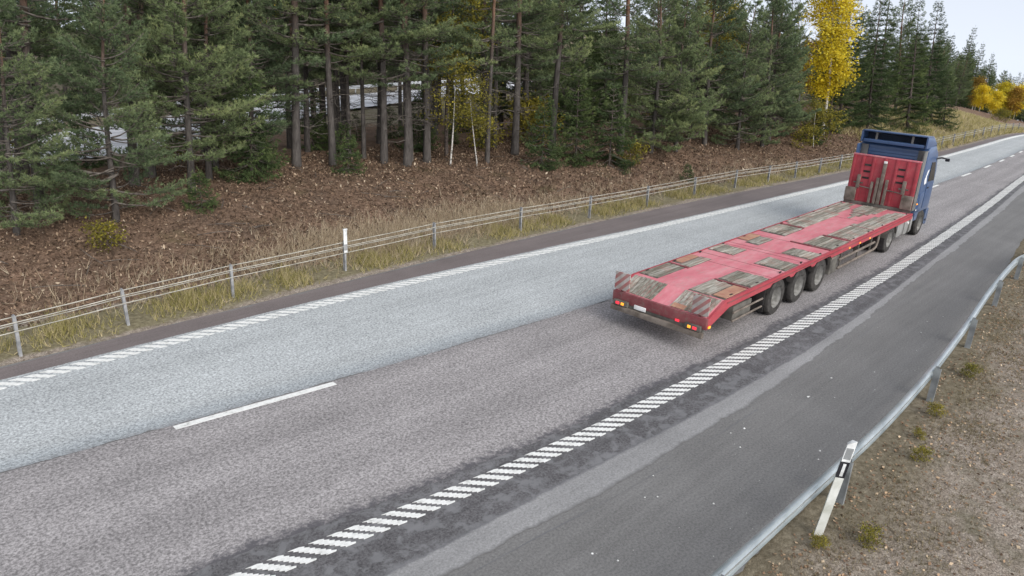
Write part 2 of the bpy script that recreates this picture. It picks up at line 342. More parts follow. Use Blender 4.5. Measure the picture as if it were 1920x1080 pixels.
def ground_mat():
    t = NT('ground'); p = t.pos()
    n1 = t.noise(p, 1.1, 5, .65); n2 = t.noise(p, 9, 4, .7); n3 = t.noise(p, 38, 2, .6)
    gravel = t.ramp(n2, [(.3, (.17, .138, .108)), (.5, (.265, .222, .182)), (.72, (.37, .325, .275))])
    gravel = t.mix(1, gravel, t.ramp(n3, [(.32, (.55,) * 3), (.5, (1.,) * 3), (.68, (1.5,) * 3)]), 'MULTIPLY')
    gravel = t.mix(t.mapr(n1, .5, .7, 0, .8), gravel, t.ramp(n2, [(.3, (.085, .078, .048)), (.7, (.2, .18, .125))]))
    verge = t.ramp(n2, [(.3, (.10, .083, .055)), (.55, (.19, .162, .112)), (.75, (.29, .25, .18))])
    base = t.mix(t.attr('w_verge'), gravel, verge)
    grass = t.ramp(n2, [(.3, (.11, .092, .06)), (.55, (.21, .185, .115)), (.75, (.31, .275, .185))])
    lit = t.ramp(n2, [(.28, (.065, .047, .036)), (.5, (.165, .12, .09)), (.72, (.27, .205, .158))])
    lit = t.mix(t.mapr(t.noise(p, .5, 4, .6), .58, .72, 0, .6), lit, (.085, .085, .04))
    lit = t.mix(1, lit, t.ramp(n1, [(.3, (.75, .72, .7)), (.7, (1.3, 1.15, 1.05))]), 'MULTIPLY')
    wg_ = t.mapr(t.math('ADD', t.attr('w_grass'), t.math('MULTIPLY', t.math('SUBTRACT', n1, .5), .9)), .3, .7)
    wl_ = t.mapr(t.math('ADD', t.attr('w_litter'), t.math('MULTIPLY', t.math('SUBTRACT', n1, .5), .6)), .35, .65)
    col = t.mix(wg_, base, grass); col = t.mix(wl_, col, lit)
    return t.bsdf(col, .95, .1, 0, n3, .6, .03)
tag(link('ground', me, ground_mat()), 'gravel verge and leaf covered bank beside the road', None, None, 'structure')
# the second roadway behind the trees, sky reflection painted into its pale base colour
def painted_glare_road():
    t = NT('painted_glare_road'); p = t.pos(); b = t.noise(p, .4, 4, .6)
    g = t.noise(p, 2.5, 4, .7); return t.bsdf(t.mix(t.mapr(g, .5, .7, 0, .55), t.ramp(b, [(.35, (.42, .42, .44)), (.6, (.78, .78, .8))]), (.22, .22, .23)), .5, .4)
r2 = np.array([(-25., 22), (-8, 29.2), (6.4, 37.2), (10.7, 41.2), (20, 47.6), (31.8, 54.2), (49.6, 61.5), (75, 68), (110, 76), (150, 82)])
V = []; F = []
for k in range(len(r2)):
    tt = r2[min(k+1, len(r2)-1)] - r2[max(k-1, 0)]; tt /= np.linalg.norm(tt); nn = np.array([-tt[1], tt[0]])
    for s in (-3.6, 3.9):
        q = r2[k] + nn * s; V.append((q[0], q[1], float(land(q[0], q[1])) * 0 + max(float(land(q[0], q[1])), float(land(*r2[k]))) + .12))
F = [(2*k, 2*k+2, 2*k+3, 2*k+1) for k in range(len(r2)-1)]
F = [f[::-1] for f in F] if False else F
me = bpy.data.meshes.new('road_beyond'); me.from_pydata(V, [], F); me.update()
tag(link('road_beyond', me, painted_glare_road()), 'road painted pale with sky glare, seen between the trunks behind the trees', None, None, 'structure')

rb = tag(empty('guardrail', (r2[2][0], r2[2][1], 0)), 'pale guardrail along the far side of the bright road behind the trees', 'guardrail')
M['palerail'] = plain('pale_guardrail_steel', (.5, .52, .53), (.72, .74, .75), 1.5, .45, .4, .2)
mr = MB(); prev = None; pp = []
for k in range(len(r2) - 1):
    tt = r2[k+1] - r2[k]; ln = np.linalg.norm(tt); tt = tt / ln; nn = np.array([-tt[1], tt[0]])
    for q in np.arange(0, ln, 4.0):
        c = r2[k] + tt*q + nn*4.6; pp.append((c[0], c[1], float(land(c[0], c[1])) + .1))
pp = [q for q in pp if -12 < q[0] < 110]
for a, b in zip(pp[:-1], pp[1:]):
    d = Vector(b) - Vector(a); nrm = Vector((-d.y, d.x, 0)).normalized()*.03
    V = []
    for q in (a, b):
        for off, z in ((-1, .5), (1, .5), (1, .8), (-1, .8)): V.append((q[0] + nrm.x*off - r2[2][0], q[1] + nrm.y*off - r2[2][1], q[2] + z))
    MB().add(V, [(0, 1, 5, 4), (1, 2, 6, 5), (2, 3, 7, 6), (3, 0, 4, 7), (0, 3, 2, 1), (4, 5, 6, 7)]).obj('rail_section', M['palerail'], rb, None)
    x_, y_ = a[0] - r2[2][0], a[1] - r2[2][1]; MB().box(x_ - .05, x_ + .05, y_ + .04, y_ + .12, a[2] - .3, a[2] + .75).obj('post', M['palerail'], rb, None)

# ------------------------------------------------------------------ vegetation
M['bark'] = None
def bark_pine():
    t = NT('pine_bark'); co = t.coords(); z = t.n('ShaderNodeSeparateXYZ'); t.l(co, z.inputs[0])
    mp = t.n('ShaderNodeMapping'); mp.inputs['Scale'].default_value = (1, 1, .3); t.l(co, mp.inputs[0])
    f = t.noise(mp.outputs[0], 9, 5, .7)
    low = t.ramp(f, [(.3, (.035, .031, .028)), (.6, (.095, .085, .077)), (.8, (.16, .145, .13))]); up = t.ramp(f, [(.3, (.09, .05, .03)), (.7, (.22, .12, .075))])
    k = t.mapr(t.math('ADD', z.outputs[2], t.math('MULTIPLY', f, 2.)), 5.5, 9.)
    return t.bsdf(t.mix(k, low, up), .9, .15, 0, f, .6, .03)
def bark_birch():
    t = NT('birch_bark'); co = t.coords(); mp = t.n('ShaderNodeMapping'); mp.inputs['Scale'].default_value = (1, 1, 3.5); t.l(co, mp.inputs[0])
    f = t.noise(mp.outputs[0], 5, 4, .7); return t.bsdf(t.ramp(f, [(.4, (.06, .055, .05)), (.47, (.42, .4, .36)), (.8, (.6, .57, .53))]), .75, .2)
M['pine_bark'] = bark_pine(); M['birch_bark'] = bark_birch()
M['spruce_bark'] = plain('spruce_bark', (.05, .04, .034), (.14, .115, .1), 10, .9, .1)
M['twig'] = plain('twig_bark', (.06, .05, .042), (.17, .15, .13), 6, .9, .1)
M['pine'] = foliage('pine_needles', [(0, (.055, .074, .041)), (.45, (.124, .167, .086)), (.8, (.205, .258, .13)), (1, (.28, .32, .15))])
M['spruce'] = foliage('spruce_needles', [(0, (.028, .044, .020)), (.5, (.072, .106, .042)), (1, (.15, .187, .07))], .15)
M['yellow'] = foliage('yellow_leaves', [(0, (.44, .31, .02)), (.4, (.64, .50, .03)), (.8, (.76, .64, .07)), (1, (.74, .68, .16))], .35)
M['ygreen'] = foliage('yellow_green_leaves', [(0, (.07, .07, .02)), (.5, (.20, .18, .035)), (1, (.42, .36, .06))], .35)
M['orange'] = foliage('orange_leaves', [(0, (.20, .11, .02)), (.5, (.36, .22, .05)), (1, (.50, .34, .07))], .35)
M['brownleaf'] = foliage('brown_leaves', [(0, (.10, .045, .02)), (.5, (.2, .09, .045)), (1, (.3, .16, .08))], .2)

def unit(a): return a / np.maximum(np.linalg.norm(a, axis=-1, keepdims=True), 1e-9)
def blades(P, D, n, L, W, spread, r, tint):
    """n thin needles per tuft"""
    P = np.repeat(P, n, 0); D = np.repeat(D, n, 0); tt = np.repeat(tint, n)
    d = unit(D + spread * r.normal(0, 1, P.shape)); ln = L * r.uniform(.65, 1.25, (len(P), 1))
    s = unit(np.cross(d, r.normal(0, 1, P.shape))) * W * .5
    base = P - d * ln * .12
    V = np.stack([base - s, base + s, base + d * ln], 1).reshape(-1, 3)
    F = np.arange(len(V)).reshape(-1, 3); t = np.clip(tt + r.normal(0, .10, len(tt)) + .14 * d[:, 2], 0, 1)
    return V, F, np.repeat(t, 3)
def leaves(P, L, r, tint, flat=.5, droop=.3, asp=.36):
    d = unit(r.normal(0, 1, P.shape) * [1, 1, flat] - [0, 0, droop]); s = unit(np.cross(d, r.normal(0, 1, P.shape) * .5 + [0, 0, 1.])); ln = L * r.uniform(.6, 1.3, (len(P), 1))
    nrm = np.cross(d, s)
    V = np.stack([P, P + d*ln*.5 + s*ln*asp + nrm*ln*.12, P + d*ln, P + d*ln*.5 - s*ln*asp + nrm*ln*.12], 1).reshape(-1, 3)
    q = np.arange(len(P))[:, None] * 4; F = np.concatenate([q + [0, 1, 2], q + [0, 2, 3]], 0)
    return V, F, np.repeat(np.clip(tint + r.normal(0, .12, len(P)), 0, 1), 4)
def trunk_path(H, r, bend=.25, n=9, lean=(0, 0)):
    a, b = r.uniform(0, 6, 2); z = np.linspace(-.25, H, n)
    return [(lean[0]*max(q, 0) + bend*math.sin(q*.35 + a)*max(q, 0)/H, lean[1]*max(q, 0) + bend*math.sin(q*.3 + b)*max(q, 0)/H, q) for q in z]
def on_path(path, z):
    zs = [q[2] for q in path]; return np.array([np.interp(z, zs, [q[0] for q in path]), np.interp(z, zs, [q[1] for q in path]), z])
class Proto: pass
def make_proto(trunk, limbs, crown, mats):
    p = Proto(); p.parts = []
    for nme, me, mt in zip(('trunk', 'limbs', 'crown'), (trunk, limbs, crown), mats):
        if me is not None: me.materials.append(mt); p.parts.append((nme, me))
    return p
def pine(seed, H, cb, R, r0, gap=.42, dens=1., dead=10, sparse=1., mat='pine', blade=.17, low_len=1.):
    r = np.random.default_rng(seed); path = trunk_path(H, r)
    tk = MB().tube(path, [r0*(1.25 if k == 0 else (1 - k/(len(path)-1))**.75 + .04) for k in range(len(path))], 9)
    lb = MB(); P = []; D = []; T = []
    z = cb
    while z < H - .2:
        f = (z - cb) / (H - cb); prof = (1 - f)**.65 * (low_len + (1 - low_len) * min(1, f * 3.5)) if f > .12 else low_len * (.75 + f * 2) * .93
        for k in range(r.integers(2, 5)):
            if r.uniform() > sparse: continue
            az = r.uniform(0, 2*math.pi); el = math.radians(r.uniform(-14, 12) + 42 * f); L = R * prof * r.uniform(.6, 1.12)
            h = np.array([math.cos(az), math.sin(az), 0]); o = on_path(path, z + r.uniform(-.15, .15)); side = np.array([-h[1], h[0], 0])
            pts = []
            for s in np.linspace(0, 1, 6): pts.append(o + h*L*s*math.cos(el) + np.array([0, 0, 1])*(L*s*math.sin(el) + .10*L*s*s - .09*L*math.sin(s*3.1)) + side*L*.08*math.sin(s*3 + az))
            lb.tube([tuple(q) for q in pts], [max(.045*L/2*(1-s)**.8*.6, .007) + .004 for s in np.linspace(0, 1, 6)], 4, False)
            tone = r.uniform(.25, .75)
            for s in np.linspace(.38, 1, max(4, int(L*4.2*dens))):
                c = np.array([np.interp(s, np.linspace(0, 1, 6), [q[j] for q in pts]) for j in range(3)])
                for sg in (-1, 1):
                    tl = (1.08 - s) * L * .55 * r.uniform(.5, 1.1) + .12; dv = unit(h*.75 + side*sg*r.uniform(.5, 1.0) + np.array([0, 0, r.uniform(.0, .35)]))
                    m = max(2, int(tl / .16))
                    for q in range(1, m + 1): 
                        u = q / m
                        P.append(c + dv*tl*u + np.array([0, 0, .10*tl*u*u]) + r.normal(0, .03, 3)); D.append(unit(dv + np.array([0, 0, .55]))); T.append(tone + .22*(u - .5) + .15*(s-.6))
                    if tl > .35: lb.tube([tuple(c), tuple(c + dv*tl)], [.009, .005], 3, False)
        z += gap * r.uniform(.7, 1.3)
    for k in range(dead):
        zz = r.uniform(max(.8, cb*.3), cb + .8); az = r.uniform(0, 6.28); L = r.uniform(.5, 1.7); h = np.array([math.cos(az), math.sin(az), 0]); o = on_path(path, zz)
        mid = o + h*L*.5 + [0, 0, r.uniform(-.1, .15)]; end = o + h*L + [0, 0, r.uniform(-.35, .2)]
        lb.tube([tuple(o), tuple(mid), tuple(end)], [.018, .012, .005], 4, False)
        for _ in range(3):
            e2 = mid + (end-mid)*r.uniform(0, .9); lb.tube([tuple(e2), tuple(e2 + r.normal(0, .22, 3))], [.007, .003], 3, False)
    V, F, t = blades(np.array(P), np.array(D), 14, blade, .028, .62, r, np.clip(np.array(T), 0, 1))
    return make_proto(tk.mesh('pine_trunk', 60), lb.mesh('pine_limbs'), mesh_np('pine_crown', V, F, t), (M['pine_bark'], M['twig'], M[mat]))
def spruce(seed, H, R, cb=.15, r0=.1, gap=.28, nb=6, mat='spruce', dens=1.):
    r = np.random.default_rng(seed); path = trunk_path(H, r, .08); tk = MB().tube(path, [r0*(1 - .97*k/(len(path)-1)) for k in range(len(path))], 7)
    lb = MB(); P = []; D = []; T = []; z = cb
    while z < H - .1:
        f = (z - cb) / (H - cb); Lr = R * ((1 - f)**.85 * (.75 + .25*min(1, f*6))) + .1
        for k in range(nb):
            az = r.uniform(0, 6.283); L = Lr * r.uniform(.65, 1.15); h = np.array([math.cos(az), math.sin(az), 0]); side = np.array([-h[1], h[0], 0]); o = on_path(path, z)
            up = (-.30 + .75*f); tone = r.uniform(.2, .7)
            pos = lambda s: o + h*L*s + np.array([0, 0, L*(up*s - .28*s*(1-s)*2*(1-f) + .16*s*s)])
            lb.tube([tuple(pos(s)) for s in (0, .5, 1)], [.012 + .008*L, .008, .003], 3, False)
            for s in np.arange(.18, 1.0, .13 / max(L, .3) / dens):
                c = pos(s)
                for sg in (-1, 1):
                    tl = (L*(1.05 - s)*.5 + .08) * r.uniform(.6, 1.1); dv = unit(h*.8 + side*sg*.85 + np.array([0, 0, -.25]))
                    m = max(1, int(tl/.14))
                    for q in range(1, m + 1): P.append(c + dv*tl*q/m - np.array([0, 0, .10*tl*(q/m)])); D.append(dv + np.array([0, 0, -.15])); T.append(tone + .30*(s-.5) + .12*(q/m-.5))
            P.append(pos(1)); D.append(h); T.append(tone + .25)
        z += gap * r.uniform(.8, 1.2)
    P.append(np.array(path[-1])); D.append(np.array([0, 0, 1.])); T.append(.6)
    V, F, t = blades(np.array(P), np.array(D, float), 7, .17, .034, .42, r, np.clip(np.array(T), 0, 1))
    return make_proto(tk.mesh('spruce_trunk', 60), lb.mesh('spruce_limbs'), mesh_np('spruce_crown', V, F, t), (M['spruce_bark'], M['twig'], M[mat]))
def broadleaf(seed, H, R, cb, r0, nl, leaf, mat, lean=(0, 0), clump=.45, bark='birch_bark', top=1.0, bend=.35, pn=120):
    r = np.random.default_rng(seed); path = trunk_path(H, r, bend, 11, lean); tk = MB().tube(path, [r0*(1 - .95*k/(len(path)-1)) + .006 for k in range(len(path))], 8)
    lb = MB(); cl = []
    for k in range(nl):
        f = (k + r.uniform(0, 1)) / nl; z = cb*.92 + (H*.97 - cb*.92)*f; az = k*2.4 + r.uniform(-.5, .5); L = R*(math.sin(math.pi*(.18 + .8*f))**.7)*r.uniform(.65, 1.1)
        h = np.array([math.cos(az), math.sin(az), 0]); o = on_path(path, z); e = o + h*L + [0, 0, L*r.uniform(.15, .75)*top]
        mid = (o + e)/2 + [0, 0, L*.12]; lb.tube([tuple(o), tuple(mid), tuple(e)], [.012 + r0*.22*(1-f), .012, .004], 4, False)
        for q in (.45, .7, .9, 1.05):
            c = o + (e - o)*q + r.normal(0, .18, 3)*L*.4; cl.append((c, r.uniform(.25, .8)))
            lb.tube([tuple(o + (e-o)*q*.9), tuple(c)], [.008, .003], 3, False)
    P = []; T = []
    for c, tone in cl:
        m = int(r.integers(int(pn*.5), pn)); P.append(c + r.normal(0, 1, (m, 3))*[clump, clump, clump*.75]*.55 - [0, 0, .1]); T.append(np.full(m, tone))
    P = np.concatenate(P); V, F, t = leaves(P, leaf, r, np.concatenate(T))
    return make_proto(tk.mesh('leaf_trunk', 60), lb.mesh('leaf_limbs'), mesh_np('leaf_crown', V, F, t), (M[bark], M['twig'], M[mat]))
PR = {
 'pA': pine(1, 14, 3.9, 2.6, .16, gap=.38, dead=14, dens=1.1), 'pB': pine(2, 12.5, 2.9, 2.9, .15, gap=.36, dead=10, dens=1.2), 'pC': pine(3, 8.5, .55, 2.7, .11, gap=.27, dead=4, dens=1.25),
 'pD': pine(4, 15, 4.8, 2.1, .11, dead=22, sparse=.85), 'pE': pine(5, 13, 3.7, 2.6, .18, gap=.38, dead=18), 'pF': pine(6, 10.5, 1.5, 3.0, .13, gap=.30, dead=6, dens=1.25),
 'sA': spruce(11, 5.5, 1.55, .1, .08), 'sB': spruce(12, 11, 2.2, .3, .14, .36, 6), 'sC': spruce(13, 1.9, .75, .05, .03, .17, 6), 'sD': spruce(14, 14, 2.4, 1.2, .17, .42, 6), 'sE': spruce(15, 4.0, 1.35, .1, .06, .24, 6),
 'bY': broadleaf(21, 13.5, 1.5, 3.0, .13, 34, .17, 'yellow', clump=.75, pn=170), 'bS': broadleaf(22, 6.2, 1.7, 2.2, .055, 12, .13, 'ygreen', (.10, -.03), clump=.62, pn=75), 'bT': broadleaf(23, 5.6, 1.5, 2.4, .045, 10, .13, 'ygreen', (-.16, .02), clump=.6, pn=70),
 'bG': broadleaf(24, 12, 2.0, 4.6, .12, 20, .15, 'ygreen', clump=.6, pn=130, bark='spruce_bark'), 'bF': broadleaf(25, 8, 2.3, 1.6, .1, 22, .3, 'yellow', clump=1.0, pn=90), 'bO': broadleaf(26, 8, 2.2, 1.8, .1, 20, .3, 'orange', clump=.9, pn=80),
 'bU': broadleaf(27, 1.6, .8, .25, .02, 9, .12, 'ygreen', clump=.35, pn=40, bark='spruce_bark'),
 'bB': broadleaf(28, 3.2, .8, .6, .03, 9, .14, 'brownleaf', clump=.4, pn=60, bark='spruce_bark'),
}
NAMES = {'p': ('pine_tree', 'tree'), 's': ('spruce_tree', 'tree'), 'b': ('deciduous_tree', 'tree')}
def plant(key, x, y, sc=1., rz=None, tilt=(0, 0), label=None, group=None, name=None, cat=None, sz=None, dz=0.):
    nm, ct = NAMES[key[0]]; nm = name or nm; ct = cat or ct
    o = empty(nm, (x, y, float(land(x, y)) - .03 + dz)); o.rotation_euler = (tilt[0], tilt[1], random.uniform(0, 6.28) if rz is None else rz); o.scale = (sc, sc, sz or sc)
    if ct == 'tree' and x < 90:
        th = float(np.interp(x, [2, 20, 60], [.10, .0, -.11])); o.rotation_euler = (.704*th + random.uniform(-.015, .015), .709*th + random.uniform(-.015, .015), o.rotation_euler[2])
    o.rotation_mode = 'ZYX'
    for pn, me in PR[key].parts:
        c = bpy.data.objects.new(pn, me); C.objects.link(c); c.parent = o
        if pn != 'trunk': c['kind'] = 'stuff'
    return tag(o, label, ct, group)
EDGE = 'trees at the front of the wood'
front = [  # key, x, y, scale, rz, tilt, label
 ('pE', 5.0, 28.6, 1.0, .3, (0, .06), 'slim dark pine trunk at the far left edge of the wood'),
 ('pB', 5.1, 25.1, .95, 1.9, (0, .05), 'leftmost large pine at the front with low drooping boughs'),
 ('pC', 4.0, 23.0, .75, .9, (0, .04), 'low bushy pine filling the bottom left corner of the wood'),
 ('pC', 6.6, 23.2, .85, 2.2, (0, .03), 'bushy pine with pale green bough tips left of the small sapling'),
 ('pA', 8.4, 26.9, 1.0, 4.1, (0, .04), 'pair of pines by the left road gap, the left one'),
 ('pE', 9.3, 27.9, .95, 5.1, (0, .04), 'pair of pines by the left road gap, the right one'),
 ('pF', 9.6, 25.0, .95, .2, (0, .03), 'broad pine with layered boughs above the small spruce sapling'),
 ('pB', 11.9, 28.4, 1.0, 3.3, (0, .03), 'pine with wide green boughs behind the dark spruce clump'),
 ('sE', 12.3, 26.1, 1.0, .5, (0, 0), 'dark dense spruce clump left of the row of bare trunks'),
 ('pA', 14.85, 27.3, 1.12, 2.6, (0, .02), 'thickest bare grey pine trunk at the left of the trunk row'),
 ('pD', 16.8, 29.8, 1.1, 1.0, (0, .02), 'second bare pine trunk, close behind the thickest one'),
 ('pE', 19.9, 33.6, 1.0, .6, (0, .02), 'pine trunk standing farther back against the bright road'),
 ('pA', 16.2, 26.7, .92, 5.5, (0, .02), 'slender pine trunk in front of the bright road'),
 ('pD', 17.9, 28.1, .95, 3.0, (0, .01), 'thin pine trunk right of the bright road gap'),
 ('pD', 18.3, 27.5, .9, 4.4, (0, .01), 'thin pine trunk behind the small green bush'),
 ('pA', 18.6, 26.4, 1.0, 1.2, (0, .01), 'grey pine trunk left of the twin trunks'),
 ('pE', 19.2, 25.5, .98, 2.0, (0, .0), 'left stem of the twin pine trunks in the middle'),
 ('pD', 19.7, 25.9, 1.05, 3.7, (0, .0), 'right stem of the twin pine trunks in the middle'),
 ('pA', 20.3, 25.5, 1.02, .1, (0, .0), 'grey pine trunk just left of the white leaning birch'),
 ('bS', 20.9, 24.6, .78, 0, (0, 0), 'small birch with white trunk leaning right and yellow green leaves'),
 ('bT', 22.1, 24.1, .72, 0, (0, 0), 'thin birch stem leaning left beside the white birch'),
 ('pD', 22.9, 24.3, .95, 5.0, (0, 0), 'thin pine trunk right of the leaning birches'),
 ('bG', 22.2, 26.4, .85, 2.0, (0, 0), 'yellow green leafed tree hanging over the leaning birches'),
 ('pE', 25.7, 25.3, 1.05, 2.9, (0, -.01), 'reddish pine trunk right of the yellow green leaves'),
 ('pD', 26.1, 27.2, 1.1, 1.5, (0, -.01), 'dark thin pine right behind the reddish trunk'),
 ('sE', 25.2, 23.0, .85, 1.0, (0, 0), 'left of the three green spruces at the foot of the wood'),
 ('pA', 27.5, 24.4, 1.05, 3.5, (0, -.02), 'tall pine between the green spruces'),
 ('sA', 27.6, 22.9, .85, 2.0, (0, 0), 'middle of the three green spruces at the foot of the wood'),
 ('sE', 28.9, 21.8, 1.05, 3.0, (0, 0), 'right and foremost of the three green spruces'),
 ('pE', 31.6, 23.2, 1.0, .8, (0, -.03), 'pine with orange upper trunk behind the foremost spruce'),
 ('pC', 33.6, 22.6, 1.1, 4.0, (0, -.03), 'pine with bare grey side branches in the middle right'),
 ('pC', 35.6, 22.3, 1.05, 2.4, (0, -.03), 'bushy blue green pine near the barrier bend'),
 ('pF', 39.2, 22.6, 1.05, 5.2, (0, -.04), 'large blue green pine with sweeping boughs left of the truck cab'),
 ('pC', 40.9, 21.3, 1.0, 1.1, (0, -.04), 'low bushy pine sweeping over the leaf bank'),
 ('pC', 43.8, 21.2, 1.1, 3.3, (0, -.05), 'dense pine with boughs touching the leaf bank'),
 ('pF', 45.9, 21.8, 1.0, .4, (0, -.05), 'dense pine just left of the bright yellow birch'),
 ('sB', 54.5, 21.4, .8, 2.6, (0, -.05), 'dark spruce just right of the yellow birch'),
 ('pF', 10.9, 26.6, .85, 1.4, (0, 0), 'spreading pine left of the dark spruce clump'),
 ('pF', 13.4, 28.3, .85, 2.9, (0, 0), 'spreading pine right behind the dark spruce clump'),
 ('pD', 15.6, 28.6, .85, 2.2, (0, 0), 'very thin trunk close behind the thickest pine trunk'),
 ('pD', 21.4, 27.0, .9, .7, (0, 0), 'thin dark trunk seen between the two leaning birches'),
 ('sE', 21.9, 28.2, .8, .7, (0, 0), 'dark young spruce behind the leaning birches'),
 ('sE', 17.4, 30.4, .75, 1.7, (0, 0), 'dark young spruce low behind the trunk row'),
 ('bY', 53.2, 21.3, .97, 1.0, (-.05, -.07), 'tall bright yellow birch above the blue truck cab'),
 ('pC', 48.2, 22.6, .8, 4.6, (0, -.05), 'low green pine behind the yellow birch'),
 ('bS', 48.6, 19.9, .5, 1.0, (0, 0), 'small yellowing shrub under the tall yellow birch'),
 ('bG', 42.6, 24.6, .85, 1.4, (0, -.02), 'yellowish tree half hidden among the blue green pines'),
]
for k, x, y, sc, rz, ti, lb in front:
    b = k[0] == 'b'
    plant(k, x, y, sc, rz, ti, lb, EDGE, 'birch_tree' if k in ('bS', 'bT', 'bY') else None)
SP = 'tall spruces behind the truck cab'
for k, x, y, sc, rz, lb in [('sD', 57.5, 21.8, .95, .4, 'tall dark spruce right beside the yellow birch'), ('sB', 60.5, 20.8, 1.0, 1.7, 'dark spruce rising straight above the truck cab'),
   ('sD', 64.5, 21.6, .82, 3.0, 'tall spruce with ragged top against the pale sky'), ('sB', 66.0, 19.6, .95, 4.2, 'broad spruce with low boughs over the grass bank'), ('pB', 70.5, 22.2, .82, 5.0, 'pine top standing against the sky at the end of the wood'),
   ('sB', 71.5, 20.0, .95, .9, 'last large spruce before the yellow grass bank'), ('sA', 72.5, 18.6, .9, 2.2, 'small spruce at the corner of the grass bank'), ('pC', 75.5, 20.6, .8, 2.2, 'rounded pine behind the grass bank corner')]:
    plant(k, x, y, sc, rz, (-.05, -.06), lb, SP)
# undergrowth
plant('sC', 9.1, 23.0, .72, 0, (0, 0), 'tiny green spruce sapling alone on the leaf bank', None, 'spruce_sapling', 'sapling')
plant('sC', 16.2, 25.5, .85, 1, (0, 0), 'fresh green low bush at the foot of the bare trunks', None, 'spruce_sapling', 'sapling')
plant('bU', 5.8, 21.2, .55, 1, (0, 0), 'small yellow leafed plant low on the left leaf bank', None, 'shrub', 'shrub')
plant('bU', 30.3, 21.5, .8, 2, (0, 0), 'yellow green shrub beside the foremost spruce', None, 'shrub', 'shrub')
plant('bU', 46.5, 19.9, .9, 3, (0, 0), 'yellowish shrub at the wood edge left of the truck', None, 'shrub', 'shrub')
plant('bU', 50.6, 20.2, 1.5, 1.2, (0, 0), 'yellow green shrub at the foot of the tall yellow birch', None, 'shrub', 'shrub')
plant('sE', 49.6, 20.6, .75, 2.2, (0, 0), 'small dark spruce in front of the yellow birch trunk', None, 'spruce_tree', 'tree')
plant('sC', 31.2, 18.7, .5, 3, (0, 0), 'low dark green clump just above the cable barrier', None, 'spruce_sapling', 'sapling')
r = random.Random(5)
spots = []
def free(x, y, d):
    for a, b in spots:
        if (a-x)**2 + (b-y)**2 < d*d: return False
    spots.append((x, y)); return True
def near_r2(x, y):
    q = r2; return min(np.hypot(q[k][0] + (q[k+1][0]-q[k][0])*t - x, q[k][1] + (q[k+1][1]-q[k][1])*t - y) for k in range(len(q)-1) for t in np.linspace(0, 1, 12))
n = 0; tries = 0
MID = 'pines inside the wood'
while n < 62 and tries < 6000:      # the wood on this side of the second road
    tries += 1; x = r.uniform(2, 74); e = r.uniform(10.5, 34); y = float(yS(x)) + e
    if near_r2(x, y) < 6.2 or y > np.interp(x, r2[:, 0], r2[:, 1]): continue
    left = x < 30
    if left and e < 13: continue
    if not free(x, y, 2.3 if left else 2.7): continue
    k = r.choice(['pA', 'pD', 'pE', 'pB'] if left else ['pA', 'pB', 'pF', 'sD', 'pE', 'sB'])
    sc = r.uniform(.95, 1.2); n += 1
    if x > 52: sc *= .78
    plant(k, x, y, sc, None, (r.uniform(-.02, .02), r.uniform(-.02, .02)), ('dark spruce standing deep inside the wood behind the front row' if k[0] == 's' else 'pine standing deep inside the wood behind the front row'), MID)
n = 0; tries = 0
BK = 'trees beyond the second road'
while n < 150 and tries < 12000:      # the wood beyond it
    tries += 1; x = r.uniform(-10, 120); y = float(np.interp(x, r2[:, 0], r2[:, 1])) + 7.5 + 40 * r.uniform(0, 1) ** 1.6
    if x > 75: y = float(yS(x)) + r.uniform(12, 55)
    if near_r2(x, y) < 7 or not free(x, y, 2.6): continue
    q = r.uniform(0, 1); k = 'bO' if q < .03 else 'bF' if q < .05 else r.choice(['pF', 'pC', 'sB', 'sD', 'pB', 'pC'])
    sc = r.uniform(.9, 1.3) * (.75 if x > 70 else 1); n += 1
    lb = {'p': 'pine in the far wood beyond the bright second road', 's': 'spruce in the far wood beyond the bright second road', 'b': 'leafy autumn tree in the far wood beyond the second road'}[k[0]]
    plant(k, x, y, sc, None, (0, 0), lb, BK)
# the wooded slope and coloured trees down the road
FARTREES = [('bF', 150, 33.6, .55, 'bright yellow rounded tree above the grass bank far right'), ('bF', 152, 32.0, .52, 'paler yellow tree right next to the bright yellow one'), ('bO', 172, 39.8, .8, 'large orange tan tree behind the yellow pair'),
     ('bF', 205, 42.0, .95, 'tall yellow tree among dark conifers far right'), ('bO', 204, 39.2, .85, 'brownish orange tree beside the tall yellow one'), ('bF', 217, 40.8, 1.0, 'golden tree at the far right edge of the picture'), ('bO', 160, 36.6, .5, 'tan leafed tree left of the bright yellow pair'), ('bF', 188, 40.2, .6, 'small yellow tree between the orange tree and the tall yellow one'), ('bU', 134, 27.4, 1.2, 'low yellow shrub on the grass bank'), ('bU', 142, 27.6, 1.3, 'second low yellow shrub farther along the grass bank')]
DR = 'autumn trees along the road far right'
for k, x, y, sc, lb in FARTREES:
    plant(k, x, y, sc, None, (0, 0), lb, DR)
n = 0; tries = 0
while n < 150 and tries < 16000:
    tries += 1; x = r.uniform(125, 290); y = x * r.uniform(.15, .31)
    if y - float(yS(x)) < 11: continue
    if any(abs(y/x - q[2]/q[1]) < q[3]*1.6/q[1] + .004 and x < q[1] + 3 for q in FARTREES if q[0] != 'bU'): continue
    if not free(x, y, 2.6): continue
    k = r.choice(['sB', 'sD', 'sB', 'pF', 'sD']); n += 1
    plant(k, x, y, r.uniform(.72, 1.02), None, (0, 0), 'dark conifer on the far wooded slope down the road', 'conifers on the far slope')

